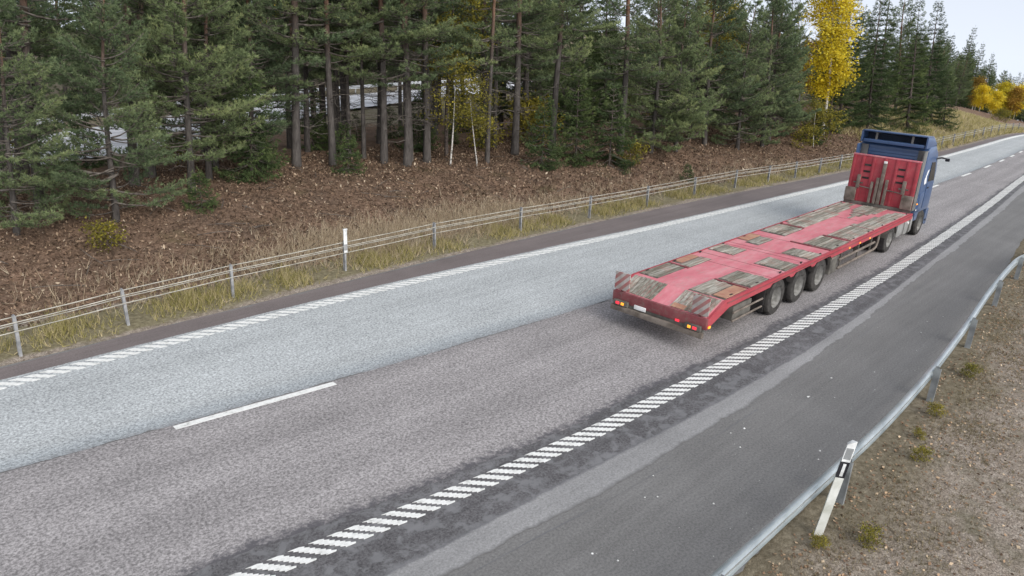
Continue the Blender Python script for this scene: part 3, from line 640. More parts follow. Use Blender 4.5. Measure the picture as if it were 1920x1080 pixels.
# low young spruces and shrubs under the pines
US = 'young trees under the pines'
n = 0; tries = 0
while n < 34 and tries < 4000:
    tries += 1; x = r.uniform(3, 46); y = float(yS(x)) + r.uniform(9.5, 19)
    if 13.5 < x < 24 and y - float(yS(x)) < 10.5: continue
    if not free(x, y, 1.3): continue
    k = r.choice(['sE', 'sC', 'sC', 'sA', 'bU']); sc = {'sE': .55, 'sC': .95, 'sA': .42, 'bU': 1.1}[k] * r.uniform(.7, 1.1); n += 1
    if x > 27: sc *= 1.4
    plant(k, x, y, sc, None, (0, 0), 'yellowish young shrub growing low among the pine trunks' if k == 'bU' else 'low young spruce growing among the pine trunks', US, 'shrub' if k == 'bU' else 'spruce_sapling', 'shrub' if k == 'bU' else 'sapling')
# leaf litter, dead bracken, grass
def scatter_mesh(name, V, F, t, mat, label, cat):
    o = link(name, mesh_np(name, V, F, t), mat); tag(o, label, cat, None, 'stuff'); return o
M['litter'] = foliage('leaf_litter', [(0, (.06, .04, .028)), (.35, (.15, .098, .068)), (.65, (.26, .175, .12)), (.85, (.40, .29, .2)), (1, (.54, .44, .33))], .1, .85)
rg = np.random.default_rng(31)
n = 125000; u = rg.uniform(0, 1, n); x = 1.5 + 60*u**1.35; e = 1.6 + 11.5*rg.uniform(0, 1, n)**.85; y = yS(x) + e
P = np.stack([x, y, land(x, y) + rg.uniform(.0, .07, n)], 1)
patch = .5 + .5*np.sin(x*.8 + 2*np.sin(y*.6)) * np.cos(y*.9 + x*.3); tint = np.clip(rg.beta(1.05, 1.75, n)*1.0 + .12*(patch-.5) + .12*_ss(8, 2, e)*0, 0, 1)
V, F, t = leaves(P, .102 * np.exp(np.clip(rg.normal(0, .33, (n, 1)), -1, .5)) * (.72 + .28 * _ss(4, 26, x))[:, None], rg, tint, .7, -.25, .26)
scatter_mesh('leaf_litter', V, F, t, M['litter'], 'brown fallen leaves and dead bracken covering the bank', 'leaves')
sk = MB(); rs_ = random.Random(12)
for k in range(150):
    x = rs_.uniform(2, 40); y = float(yS(x)) + rs_.uniform(2.2, 13); a = rs_.uniform(0, 6.28); l_ = rs_.uniform(.25, 1.3); z = float(land(x, y)) + .05; p2 = (x + l_*math.cos(a), y + l_*math.sin(a)); z2 = float(land(*p2)) + .04 + rs_.uniform(0, .15)
    sk.tube([(x, y, z), ((x + p2[0])/2 + rs_.uniform(-.06, .06), (y + p2[1])/2, (z + z2)/2 + .03), (p2[0], p2[1], z2)], [.012, .011, .005], 4)
o = sk.obj('dead_sticks', M['twig'], None, None); tag(o, 'dead sticks lying among the fallen leaves', 'sticks', None, 'stuff')
def grass_blades(x, y, L, W, tint, spread=.45):
    P = np.stack([x, y, land(x, y) - .01], 1); D = np.tile([0, 0, 1.], (len(x), 1)) ; return blades(P, D, 3, L, W, spread, rg, tint)
M['grass'] = foliage('verge_grass', [(0, (.10, .09, .045)), (.35, (.21, .20, .075)), (.6, (.35, .32, .12)), (1, (.52, .44, .29))], .3)
M['straw'] = foliage('straw_grass', [(0, (.24, .17, .11)), (.5, (.46, .35, .23)), (1, (.62, .51, .37))], .2)
n = 15000; u = rg.uniform(0, 1, n); x = .5 + 58*u**1.3; e = np.abs(rg.normal(1.0, .42, n)) ; y = yS(x) + e
keep = (np.sin(x*1.7)*np.sin(x*.61 + 1) + rg.normal(0, .35, n) > -.15) & (e > .25)
V, F, t = grass_blades(x[keep], y[keep], (.2 + .18 * np.sin(x[keep] * 2.3)[:, None] ** 2).repeat(3, 0), .016, rg.beta(2, 2, keep.sum()), .42)
scatter_mesh('verge_grass', V, F, t, M['grass'], 'yellow green grass growing under the cable barrier', 'grass')
n = 7000; cx = np.concatenate([rg.normal(12.5, 2.2, 2300), rg.normal(17, 2.8, 2900), rg.uniform(3, 42, 1800)]); y = yS(cx) + np.abs(rg.normal(2.1, .75, n)) + .5
V, F, t = grass_blades(cx, y, .42, .018, rg.beta(2, 2, n), .5)
scatter_mesh('straw_grass', V, F, t, M['straw'], 'pale dry straw grass behind the cable barrier', 'grass')
n = 9000; x = rg.uniform(56, 110, n); e = .3 + 9*rg.uniform(0, 1, n); V, F, t = grass_blades(x, yS(x) + e, .55, .05, rg.beta(2.6, 1.6, n), .5)
scatter_mesh('bank_grass', V, F, t, M['grass'], 'tall yellow grass on the bank far down the road', 'grass')
# right verge: short worn grass and a few leaves
n = 34000; x = rg.uniform(4, 40, n); d = np.abs(rg.normal(0, 1.0, n)) + rg.uniform(0, .4, n); y = np.minimum(yRail(np.minimum(x, 29)), yEdge(x)) - .1 - d
keep = bumps(x*1.7, y*1.7) + rg.normal(0, .5, n) > .05
V, F, t = grass_blades(x[keep], y[keep], .085, .011, rg.beta(1.4, 2.6, keep.sum()), .75)
M['worn'] = foliage('worn_grass', [(0, (.10, .085, .05)), (.5, (.21, .18, .115)), (1, (.36, .3, .2))], .2)
scatter_mesh('worn_grass', V, F, t, M['worn'], 'short worn grass on the gravel verge behind the guardrail', 'grass')
n = 5200; x = rg.uniform(5, 36, n); y = yEdge(x) - .2 - np.abs(rg.normal(0, 1.5, n)); P = np.stack([x, y, land(x, y) + .012], 1)
V, F, t = leaves(P, .055, rg, rg.beta(2.2, 1.6, n), .3, -.1)
scatter_mesh('scattered_leaves', V, F, t, M['litter'], 'dry leaves scattered over the gravel verge', 'leaves')
for k, (x, y, s, lb) in enumerate([(14.8, 2.7, .26, 'small yellow weed behind the guardrail, third from the delineator'), (17.4, 2.8, .3, 'larger yellow weed behind the guardrail farthest up the verge'), (12.8, 2.45, .24, 'yellow weed on the verge between guardrail posts'),
        (9.75, 2.2, .26, 'yellow weed just below the white delineator post'), (13.6, 2.65, .18, 'tiny yellow weed next to the guardrail post'), (9.2, 2.62, .2, 'green tuft at the foot of the white delineator post')]):
    plant('bU', x, y, s * .75, k*1.3, (0, 0), lb, 'weeds on the right verge', 'weed', 'weed')
# pale stone chips lying on the right shoulder
st = MB(); rr = random.Random(8)
for k in range(26):
    x = rr.uniform(5, 22); y = rr.uniform(3.4, 5.3); s = rr.uniform(.012, .028); a = rr.uniform(0, 3)
    st.add([(x + s*math.cos(a), y + s*math.sin(a), .001), (x - s*math.sin(a), y + s*math.cos(a), .001), (x - s*math.cos(a), y - s*math.sin(a), .001), (x + s*math.sin(a), y - s*math.cos(a), .001), (x, y, s*.9)], [(0, 1, 4), (1, 2, 4), (2, 3, 4), (3, 0, 4)])
M['chip'] = plain('pale_stone', (.5, .5, .48), (.8, .8, .78), 20, .8)
o = st.obj('stone_chips', M['chip'], None, None); tag(o, 'tiny pale stone chips lying on the dark shoulder', 'stones', None, 'stuff')

# ------------------------------------------------------------------ barriers
M['galv'] = plain('galvanised_steel', (.20, .21, .215), (.36, .38, .385), 3, .5, .4, .35)
M['rail'] = plain('weathered_rail_steel', (.48, .53, .54), (.70, .75, .755), 1.5, .32, .5, .7)
M['post'] = plain('grey_fence_post', (.20, .205, .21), (.36, .36, .36), 5, .6, .3, .2)
M['cable'] = plain('weathered_cable', (.30, .285, .24), (.48, .46, .40), 3, .6, .3, .1)
fx = [-8, -4.4, -.9, 2.5, 4.66, 7.23, 10.6, 14.0, 17.85, 21.5, 25.2, 28.85, 32.4, 35.3, 38.0, 40.7, 43.2, 46, 49, 52, 55, 58, 61, 64, 67, 70, 73, 76, 79, 82, 85.5, 89, 93, 97, 101, 106, 111, 116]
_fy = _curve([(-10, 16.0), (2.5, 16.3), (4.66, 16.62), (7.23, 16.88), (10.6, 17.02), (14, 17.18), (17.85, 17.12), (21.5, 16.96), (25.2, 16.86), (28.85, 16.82), (33, 16.7), (36, 16.4), (40.7, 16.1), (44, 15.9), (56, 15.55), (67, 15.55), (87, 16.0), (120, 18.1)])
fence = tag(empty('cable_barrier', (2.5, 16.3, 0)), 'low four cable roadside barrier on grey steel posts beside the leaf bank', 'barrier')
bpy.context.view_layer.update()
def fpos(x): return x - 2.5, float(_fy(x)) - 16.3, float(land(x, float(_fy(x))))
pm = MB(); pm.box(-.03, .03, -.045, -.037, -.1, .86).box(-.03, .03, .037, .045, -.1, .86).box(-.004, .004, -.037, .037, -.1, .86); pm.box(-.012, .012, -.05, .05, .80, .88, .006)
pme = pm.mesh('post'); pme.materials.append(M['post'])
for x in fx:
    a = fpos(x); o = bpy.data.objects.new('post', pme); C.objects.link(o); o.parent = fence; o.location = a
    o.rotation_euler = (random.uniform(-.03, .03), random.uniform(-.04, .04), random.uniform(-.15, .15))
for z, dy in ((.82, .055), (.735, -.055), (.65, .055), (.545, -.055)):
    pts = []
    for k in range(len(fx) - 1):
        for s in (0, .5):
            x = fx[k] + (fx[k+1] - fx[k]) * s; a = fpos(x); pts.append((a[0], a[1] + dy, a[2]*(1 if s == 0 else 0) + (0 if s == 0 else (fpos(fx[k])[2] + fpos(fx[k+1])[2])/2) + z - (.012 if s else 0)))
    MB().tube(pts, .012, 5).obj('cable', M['cable'], fence)
# small panel fixed on top of one barrier post
M['white'] = plain('white_plastic', (.5, .51, .5), (.78, .79, .78), 6, .55, .35)
M['black'] = plain('black_plastic', (.012, .012, .016), (.03, .03, .035), 6, .5, .3)
x = 10.6; a = (x, float(_fy(x)) - .06, float(land(x, float(_fy(x)))))
mk = tag(empty('marker_panel', a), 'white and grey marker panel standing up from a cable barrier post', 'road marker')
MB().box(-.055, .055, -.012, .004, .55, 1.22, .003).obj('panel', M['white'], mk)
MB().box(-.05, .05, -.016, -.0125, .62, .80).obj('lower_band', M['post'], mk); MB().box(-.062, .062, -.03, .02, 1.2, 1.25, .006).obj('cap', M['white'], mk)
# guardrail
guard = tag(empty('guardrail', (6, 2.96, 0)), 'galvanised steel guardrail curving along the right road edge', 'guardrail')
prof = [(.0, .73), (.03, .724), (.078, .695), (.083, .667), (.035, .645), (.0, .63), (.0, .59), (.035, .575), (.083, .555), (.078, .527), (.03, .498), (.0, .492)]
def rail_piece(x0, x1):
    V = []; F = []; xs_ = np.arange(x0, x1 + .001, .5); m = len(prof)
    if x1 - xs_[-1] > .01: xs_ = np.append(xs_, x1)
    for x in xs_:
        y = float(yRail(x)); tx = .3; ty = float(yRail(x + .15) - yRail(x - .15)); l = math.hypot(tx, ty); nx_, ny_ = -ty/l, tx/l
        g = -.42 * float(_ss(26, 31, x))
        for off in (0, -.004):
            for dn, z in prof: V.append((x - 6 + nx_*(dn + off), y - 2.96 + ny_*(dn + off), z + g))
    n = len(xs_)
    for i in range(n - 1):
        for o in (0, m):
            for k in range(m - 1): a = i*2*m + o + k; b = a + 2*m; F.append((a, b, b+1, a+1))
        for k in (0, m - 1): a = i*2*m + k; F.append((a, a + 2*m, a + 3*m, a + m))
    me = bpy.data.meshes.new('rail_section'); me.from_pydata(V, [], F); me.update(); me.polygons.foreach_set('use_smooth', np.ones(len(me.polygons), bool)); me.set_sharp_from_angle(angle=math.radians(24))
    return link('rail_section', me, M['rail'], guard)
cuts = [-9.5, -5.2, -1.2, 2.8, 6.75, 10.55, 15.45, 19.3, 23.4, 27, 31]
for k in range(len(cuts) - 1): rail_piece(cuts[k], cuts[k+1] + (.12 if k < len(cuts)-2 else 0))
gp = MB(); gp.box(-.07, .07, -.015, -.009, -.3, .72).box(-.07, -.063, -.13, -.015, -.3, .72).box(-.063, -.01, -.13, -.124, -.3, .72).box(.063, .07, -.08, -.015, -.3, .72)
gme = gp.mesh('post'); gme.materials.append(M['galv'])
bm_ = MB().lathe([(0, .0), (.018, .0), (.018, -.012), (0, -.014)], (0, -.006, 0), 6).mesh('bolt'); bm_.materials.append(M['galv'])
for x in cuts[:-1] + [29]:
    y = float(yRail(x)); o = bpy.data.objects.new('post', gme); C.objects.link(o); o.parent = guard; o.location = (x - 6, y - 2.96, float(land(x, y))*.0 - .42*float(_ss(26, 31, x)))
    o.rotation_euler = (0, 0, math.atan2(float(yRail(x+.2) - yRail(x)), .2))
    for dz in (.655, .535):
        b = bpy.data.objects.new('bolt', bm_); C.objects.link(b); b.parent = guard; b.location = (x - 6 + .03, y - 2.96 + .0, dz + o.location.z)
# leaning delineator post
dl = tag(empty('delineator_post', (9.45, 2.78, float(land(9.45, 2.78)) - .02)), 'white roadside delineator post with black reflector band leaning by the guardrail', 'road marker')
dl.rotation_euler = (Matrix.Rotation(math.radians(7), 3, Vector((.66, .67, 0)).normalized()) @ Matrix.Rotation(math.radians(-46), 3, 'Z')).to_euler()
def dpost(z0, z1, w0, w1, ex=0., slope=0.0):
    """tapered hollow triangular section, broad face towards -y"""
    V = []
    for z, w in ((z0, w0), (z1, w1)):
        V += [(-w/2 - ex, -.02 - ex, z + (0 if z == z0 else 0)), (w/2 + ex, -.02 - ex, z + (slope if z == z1 else 0)), (w/2*.45, .055 + ex, z + (slope*.7 if z == z1 else 0)), (-w/2*.45, .055 + ex, z)]
    return MB().add(V, [(0, 1, 5, 4), (1, 2, 6, 5), (2, 3, 7, 6), (3, 0, 4, 7), (4, 5, 6, 7), (3, 2, 1, 0)])
M['whitepost'] = plain('dirty_white_post', (.40, .41, .36), (.70, .71, .68), 3, .55, .35)
dpost(0, 1.02, .125, .125).obj('lower_post', M['whitepost'], dl, None); dpost(1.02, 1.28, .127, .127, .001).obj('black_band', M['black'], dl, None); dpost(1.28, 1.55, .125, .125, 0, .07).obj('upper_post', M['white'], dl, None)
MB().box(-.022, .022, -.0275, -.0215, 1.05, 1.25, .002).obj('reflector', M['white'], dl)
MB().box(-.05, .05, -.0225, -.0203, 1.32, 1.5).obj('pale_panel', M['galv'], dl)

# ------------------------------------------------------------------ the truck
def red_mat(name, c_lo, c, c_hi, dirt, dirt_amt=.5, scale=2.5, rough=.55):
    t = NT(name); co = t.coords(); mp = t.n('ShaderNodeMapping'); mp.inputs['Scale'].default_value = (.35, 1, 1); t.l(co, mp.inputs[0])
    f = t.noise(mp.outputs[0], scale, 5, .65); g = t.noise(mp.outputs[0], scale*3.3, 5, .7)
    col = t.ramp(f, [(.3, c_lo), (.5, c), (.75, c_hi)]); col = t.mix(t.mapr(g, .5, .72, 0, dirt_amt), col, dirt)
    return t.bsdf(col, rough, .35, 0, g, .1, .01)
M['deckred'] = red_mat('faded_red_deck_paint', (.49, .125, .155), (.59, .185, .215), (.65, .31, .325), (.41, .29, .26), .6)
M['red'] = red_mat('red_trailer_paint', (.30, .032, .045), (.37, .05, .065), (.42, .09, .10), (.2, .09, .08), .5)
M['darkred'] = red_mat('dull_dark_red_paint', (.15, .035, .04), (.21, .055, .06), (.25, .10, .095), (.17, .135, .115), .8)
def plank_mat():
    t = NT('weathered_deck_plank'); co = t.coords(); mp = t.n('ShaderNodeMapping'); mp.inputs['Scale'].default_value = (.1, 1.0, 1); t.l(co, mp.inputs[0])
    f = t.noise(mp.outputs[0], 14, 5, .7); g = t.noise(co, 2.0, 4, .6)
    col = t.ramp(f, [(.3, (.13, .118, .095)), (.48, (.26, .243, .207)), (.7, (.47, .455, .41))])
    col = t.mix(t.mapr(g, .5, .7, 0, .45), col, (.33, .15, .12)); col = t.mix(1, col, t.ramp(t.rnd(), [(0, (.66, .66, .62)), (.5, (1,) * 3), (1, (1.3, 1.28, 1.25))]), 'MULTIPLY')
    return t.bsdf(col, .9, .1, 0, f, .5, .01)
M['plank'] = plank_mat()
M['tan'] = plain('rust_tan_plate', (.36, .17, .12), (.44, .27, .18), 4, .8, .2)
M['grime'] = plain('road_grime_steel', (.07, .065, .058), (.16, .15, .13), 3, .8, .2)
M['dirtgrey'] = plain('dusty_grey_steel', (.115, .095, .078), (.23, .195, .165), 4, .8, .2)
M['chassis'] = plain('dark_chassis', (.022, .021, .021), (.055, .05, .047), 3, .8, .2)
M['tyre'] = plain('dusty_tyre', (.035, .033, .031), (.075, .07, .065), 7, .9, .15)
M['rim'] = plain('dusty_steel_rim', (.16, .155, .14), (.34, .33, .31), 7, .6, .3, .2)
M['tank'] = plain('grey_fuel_tank', (.24, .235, .22), (.38, .375, .36), 3, .5, .35, .3)
def lamp(name, col, e):
    t = NT(name); m = t.bsdf(col, .35, .4); t.b.inputs['Emission Color'].default_value = (*col, 1); t.b.inputs['Emission Strength'].default_value = e; return m
M['lred'] = lamp('red_tail_lamp', (.7, .03, .05), .7); M['lamb'] = lamp('amber_marker_lamp', (.9, .32, .03), .7); M['lwht'] = plain('white_reflective_plate', (.75, .75, .73), (.85, .85, .84), 8, .5)
TX, TY, TYAW, TZ = 13.6687, 8.4989, .0286, .010
trailer = tag(empty('flatbed_trailer', (TX, TY, TZ), TYAW), 'long empty red flatbed semi trailer with weathered plank deck and headboard', 'trailer')
W2 = 1.275; DZ = 1.10; L = 14.895
def T(name, mb, mat, parent=trailer, smooth=35): return mb.obj(name, M[mat], parent, smooth)
# load floor: plate, side rails with wheel arches, sloping tail
T('deck_plate', MB().box(.72, L, -1.21, 1.21, DZ - .05, DZ), 'deckred')
ax = (3.72, 5.13, 6.54)
def side_prof():
    p = [(.70, DZ + .006), (L, DZ + .006), (L, DZ - .19)]
    for c in ax[::-1]:
        p += [(c + .62, DZ - .19), (c + .50, DZ - .115), (c - .50, DZ - .115), (c - .62, DZ - .19)]
    return p + [(.95, DZ - .19), (-.02, DZ - .50), (-.02, DZ - .27), (.1, DZ - .235)]
for s in (-1, 1):
    a, b = (W2 - .065, W2); o = T('side_rail', MB().prism(side_prof(), s*a if s > 0 else -b, b if s > 0 else -a), 'red')
    T('rub_strip', MB().box(.8, L - .05, (b + .002) if s > 0 else -b - .014, (b + .014) if s > 0 else -b - .002, DZ - .075, DZ - .05), 'darkred', o)
# plank bays
planks = []
def bay(x0, x1, y0, y1, w=.125, mat='plank', fx0=None, fx1=None):
    if not fx0 and not fx1: T('bay_bed', MB().box(x0 - .05, x1 + .05, y0 - .012, y1 + .012, DZ + .0005, DZ + .006), 'grime')
    n = max(1, int(round((y1 - y0) / w))); w = (y1 - y0) / n
    for k in range(n):
        a = y0 + k*w + .009; b = y0 + (k+1)*w - .009; m = (a + b)/2
        xa = (fx0(m) if fx0 else x0) + random.uniform(-.05, .05); xb = (fx1(m) if fx1 else x1) + random.uniform(-.04, .04)
        if xb - xa < .2: continue
        T('plank', MB().box(xa, xb, a, b, DZ + .007, DZ + random.uniform(.016, .03)), mat)
bay(.82, 1.90, -.82, -.28); bay(.85, 1.85, -1.2, -.86, .34, 'tan')
bay(2.12, 3.10, -1.2, -.34); bay(4.15, 4.95, -1.18, -.32); bay(5.75, 6.5, -1.2, -.37); bay(7.35, 8.65, -1.2, -.33)
bay(8.95, 14.3, -1.18, -.42, .125, 'plank', None, lambda y: 14.45 if y < -.78 else float(np.interp(y, [-.78, -.65, -.44], [14.3, 13.5, 10.7])))
bay(.95, 2.2, .68, 1.2); bay(2.36, 3.45, .62, .92); bay(2.5, 3.4, .96, 1.2, .24, 'tan'); bay(4.4, 5.15, .43, 1.2); bay(6.0, 6.95, .45, .85); bay(6.2, 7.0, .88, 1.2, .32, 'tan'); bay(7.7, 9.02, .40, 1.2)
bay(9.3, 14.6, .42, 1.04, .125, 'plank', None, lambda y: 14.65 if y > .64 else float(np.interp(y, [.42, .64], [11.6, 14.3]))); bay(9.6, 14.5, 1.09, 1.2, .11)
bay(12.05, 14.75, -.42, .42, .12, 'plank', lambda y: 12.05 + abs(y)*4.0, None)
for x, y0, y1 in ((2.0, -1.2, -.3), (2.28, .6, 1.2), (8.8, -1.2, -.35), (9.16, .4, 1.2), (10.9, -1.2, -.44), (13.1, -.3, .3), (7.2, -1.2, .0)): T('cross_bar', MB().box(x - .035, x + .035, y0, y1, DZ + .001, DZ + .026), 'darkred')
for x in np.arange(1.2, 14.6, 1.33):
    for s in (-1, 1): T('lashing_ring', MB().box(x - .06, x + .06, s*1.16 - .022, s*1.16 + .022, DZ + .031, DZ + .038).box(x - .03, x + .03, s*1.16 - .012, s*1.16 + .012, DZ + .001, DZ + .033), 'chassis')
for x in (3.3, 3.95, 5.35, 5.62, 7.15, 11.9): T('weld_seam', MB().box(x - .008, x + .008, -1.2, 1.2, DZ + .0004, DZ + .004), 'darkred')
# tail slope
def slope_z(x): return DZ - .235 + (x - .06) * (.235) / (.70 - .06)
def sloped(x0, x1, y0, y1, t0, t1):
    z = slope_z; return MB().add([(x0, y0, z(x0) + t0), (x0, y1, z(x0) + t0), (x1, y0, z(x1) + t0), (x1, y1, z(x1) + t0), (x0, y0, z(x0) + t1), (x0, y1, z(x0) + t1), (x1, y0, z(x1) + t1), (x1, y1, z(x1) + t1)], [(0,1,3,2),(4,6,7,5),(0,4,5,1),(2,3,7,6),(0,2,6,4),(1,5,7,3)])
T('tail_slope', sloped(.02, .72, -1.21, 1.21, -.06, -.004), 'deckred')
for k in range(8):
    for s in (-1, 1): T('plank', sloped(.05, .70, s*(.25 + k*.118) if s > 0 else -(.25 + k*.118 + .1), s*(.25 + k*.118 + .1) if s > 0 else -(.25 + k*.118), -.003, random.uniform(.008, .02)), 'plank')
T('tail_beam', MB().box(-.06, .02, -W2, W2, DZ - .50, DZ - .24, .012), 'darkred')
T('tail_panel', MB().box(-.045, -.0, -1.2, 1.2, .42, DZ - .505), 'grime')
bump = T('rear_bumper', MB().box(-.16, -.06, -1.25, 1.25, .40, .53, .025), 'dirtgrey')
for s in (-1, 1):
    T('lamp_housing', MB().box(-.15, -.062, s*.98 - .2, s*.98 + .2, .545, .67, .012), 'grime')
    T('tail_lamp', MB().box(-.175, -.152, s*1.05 - .05, s*1.05 + .05, .58, .645, .01), 'lred'); T('indicator_lamp', MB().box(-.175, -.152, s*.91 - .04, s*.91 + .04, .58, .645, .01), 'lamb')
    T('reflector', MB().box(-.078, -.062, s*.55 - .05, s*.55 + .05, .60, .65), 'lred')
T('side_lamp', MB().box(.02, .12, -1.30, -1.277, .62, .67, .008), 'lamb')
T('number_plate', MB().box(-.09, -.062, .30, .62, .56, .66, .004), 'lwht')
def stripes():
    t = NT('red_white_warning_board'); co = t.coords(); s = t.n('ShaderNodeSeparateXYZ'); t.l(co, s.inputs[0]); f = t.noise(co, 6, 4)
    v = t.math('FRACT', t.math('MULTIPLY', t.math('ADD', s.outputs[1], s.outputs[2]), 4.6)); k = t.mapr(v, .49, .51)
    col = t.mix(k, (.42, .05, .06), (.55, .53, .50)); col = t.mix(t.mapr(f, .3, .7, .35, .85), col, (.26, .22, .195)); return t.bsdf(col, .6, .3)
M['stripe'] = stripes()
for s in (-1, 1):
    o = T('warning_board', MB().box(-.03, .0, s*1.06 - .21, s*1.06 + .21, DZ - .20, DZ + .24, .006), 'stripe')
    T('board_bracket', MB().box(.002, .04, s*1.06 - .03, s*1.06 + .03, DZ - .235, DZ + .15), 'darkred', o)
T('yellow_plate', MB().add([(.03, -.62, slope_z(.03) + .024), (.03, -.28, slope_z(.03) + .024), (.18, -.28, slope_z(.18) + .024), (.18, -.62, slope_z(.18) + .024), (.03, -.62, slope_z(.03) + .02), (.03, -.28, slope_z(.03) + .02), (.18, -.28, slope_z(.18) + .02), (.18, -.62, slope_z(.18) + .02)], [(0,1,2,3),(7,6,5,4),(0,4,5,1),(1,5,6,2),(2,6,7,3),(3,7,4,0)]), 'tan')
# chassis, axles, wheels
for s in (-1, 1):
    mb = MB(); y = s*.62
    mb.prism([(.05, DZ - .28), (.05, .62), (9.5, .50), (11.2, .82), (14.4, .85), (14.4, DZ - .055), (.7, DZ - .055)], y - .06, y + .06); T('chassis_beam', mb, 'chassis')
for x in np.arange(1.4, 14.6, 1.1): T('cross_member', MB().box(x - .04, x + .04, -1.2, 1.2, DZ - .18, DZ - .055), 'chassis')
def wheel(parent, x, ys, r=.5, w=.36, dual=False, outer=-1, prefix='wheel'):
    s = outer; p = [(r*.60, -w/2), (r*.80, -w/2 - .004), (r*.95, -w/2 + .012), (r, -w/2 + .05), (r, -.06), (r - .012, -.05), (r - .012, .05), (r, .06), (r, w/2 - .05), (r*.95, w/2 - .012), (r*.80, w/2 + .004), (r*.60, w/2)]
    o = T('wheel', MB().lathe(p, (0, 0, 0), 36), 'tyre', parent, 40); o.location = (x, ys, r)
    q = [(.0, -.04), (.10, -.045), (.13, -.02), (.135, .06), (.20, .085), (.25, .075), (.27, .02), (.285, -.02), (.305, -w/2*.93), (.315, -w/2)] if not dual else [(.0, .02), (.10, .015), (.12, .04), (.125, .10), (.18, .10), (.2, .11), (.25, .1), (.285, .02), (.305, -w/2*.93), (.315, -w/2)]
    q = [(rr_, yy*(-s)) for rr_, yy in q] 
    c = T('rim', MB().lathe(q, (0, 0, 0), 28), 'rim', o, 40)
    nb = MB()
    for k in range(10):
        a = k*math.pi/5; nb.box(.165*math.cos(a) - .013, .165*math.cos(a) + .013, (-s)*.04 if s < 0 else -.085, .085 if s < 0 else -.04, .165*math.sin(a) - .013, .165*math.sin(a) + .013)
    T('wheel_nuts', nb, 'grime', o)
    return o
for x in ax:
    T('axle', MB().tube([(x, -1.0, .5), (x, 1.0, .5)], .075, 12), 'chassis')
    for s in (-1, 1):
        wheel(trailer, x, s*(1.235 - .18), outer=s)
        arc = [(x + .57*math.cos(a), .5 + .57*math.sin(a)) for a in np.linspace(.35, math.pi - .35, 11)]; arc2 = [(x + .545*math.cos(a), .5 + .545*math.sin(a)) for a in np.linspace(.35, math.pi - .35, 11)][::-1]
        g = MB(); y0, y1 = (s*.86, s*1.24) if s > 0 else (-1.24, -.86)
        pr_ = arc + arc2; n_ = len(pr_); V = [(a, y0, min(b, DZ - .125)) for a, b in pr_] + [(a, y1, min(b, DZ - .125)) for a, b in pr_]
        g.add(V, [(i, (i+1) % n_, (i+1) % n_ + n_, i + n_) for i in range(n_)]); T('mudguard', g, 'chassis')
T('mud_flap', MB().box(2.98, 3.0, -1.22, -.85, .25, .85), 'chassis'); T('mud_flap', MB().box(2.98, 3.0, .85, 1.22, .25, .85), 'chassis')
T('spare_box', MB().box(1.35, 2.3, -1.2, -.72, .42, .80, .03), 'grime')
for z in (.45, .66): T('side_guard_rail', MB().tube([(1.3, -1.23, z), (2.85, -1.23, z)], .025, 8), 'dirtgrey')
# side kit between the axles and the drive wheel
T('tool_box', MB().box(7.35, 7.95, -1.22, -.7, .32, .86, .03), 'grime'); T('box_marker', MB().box(7.36, 7.94, -1.232, -1.222, .80, .85), 'dirtgrey')
for s in (-1, 1):
    y = s*1.21
    for z in (.40, .66): T('side_guard_rail', MB().tube([(8.0, y, z), (11.2, y, z), (11.45, y, z + .05), (11.55, y, z + .2), (11.56, y, DZ - .2)] if z < .5 else [(8.0, y, z), (11.2, y, z)], .04, 8), 'dirtgrey')
    for x in (8.3, 9.8, 11.0): T('side_guard_post', MB().box(x - .03, x + .03, y - .02 + (.05 if s < 0 else -.05), y + .02 + (.05 if s < 0 else -.05), .38, DZ - .195), 'grime')
    T('landing_leg', MB().box(10.9 - .07, 10.9 + .07, s*.78 - .07, s*.78 + .07, .30, DZ - .2), 'grime')
for x in (8.6, 9.5, 10.4): T('side_marker_lamp', MB().box(x - .05, x + .05, -1.285, -1.276, DZ - .17, DZ - .13), 'lamb')
T('air_tank', MB().lathe([(0, -.3), (.12, -.28), (.15, -.2), (.15, .2), (.12, .28), (0, .3)], (9.0, 0, .62), 14), 'chassis')
# headboard with slots, stakes and corner pockets
HW = 1.17; HT = DZ + 1.83
hb = T('headboard', MB().box(L - .03, L + .03, -HW, HW, DZ - .02, HT, .008), 'red')
T('top_edge', MB().box(L - .045, L + .045, -HW - .01, HW + .01, HT + .002, HT + .055, .01), 'deckred', hb)
for y in (-1.10, -.78, -.40, .0, .40, .78, 1.10): T('rib', MB().box(L - .062, L - .032, y - .045, y + .045, DZ + .12, HT - .005, .008), 'red', hb)
for y in (-.59, .59):
    for k in range(3): T('slot', MB().box(L - .046, L - .0325, y - .115, y + .115, HT - .36 - k*.24, HT - .29 - k*.24), 'slot' if 'slot' in M else 'chassis', hb)
T('bottom_rail', MB().box(L - .12, L - .032, -HW - .02, HW + .02, DZ + .002, DZ + .12, .01), 'grime', hb)
for y, h, w in ((.12, .98, .05), (-.02, 1.52, .06), (-.20, .95, .05), (.30, .80, .045)): T('stake', MB().box(L - .13, L - .066, y - w, y + w, DZ + .125, DZ + .125 + h, .008), 'dirtgrey', hb)
T('stake_tip', MB().box(L - .125, L - .071, -.075, .035, DZ + 1.65, DZ + 1.73, .006), 'lwht', hb)
for s in (-1, 1):
    T('corner_box', MB().box(L - .17, L - .066, s*1.0 - .19, s*1.0 + .19, DZ + .125, DZ + .62, .012), 'dirtgrey', hb)
    T('corner_stake', MB().box(L - .13, L - .068, s*.80 - .06, s*.80 + .06, DZ + .63, DZ + 1.12, .008), 'dirtgrey', hb); T('stake_arm', MB().box(L - .11, L - .07, s*.80 - .17, s*.80 + .17, DZ + .80, DZ + .845), 'grime', hb)
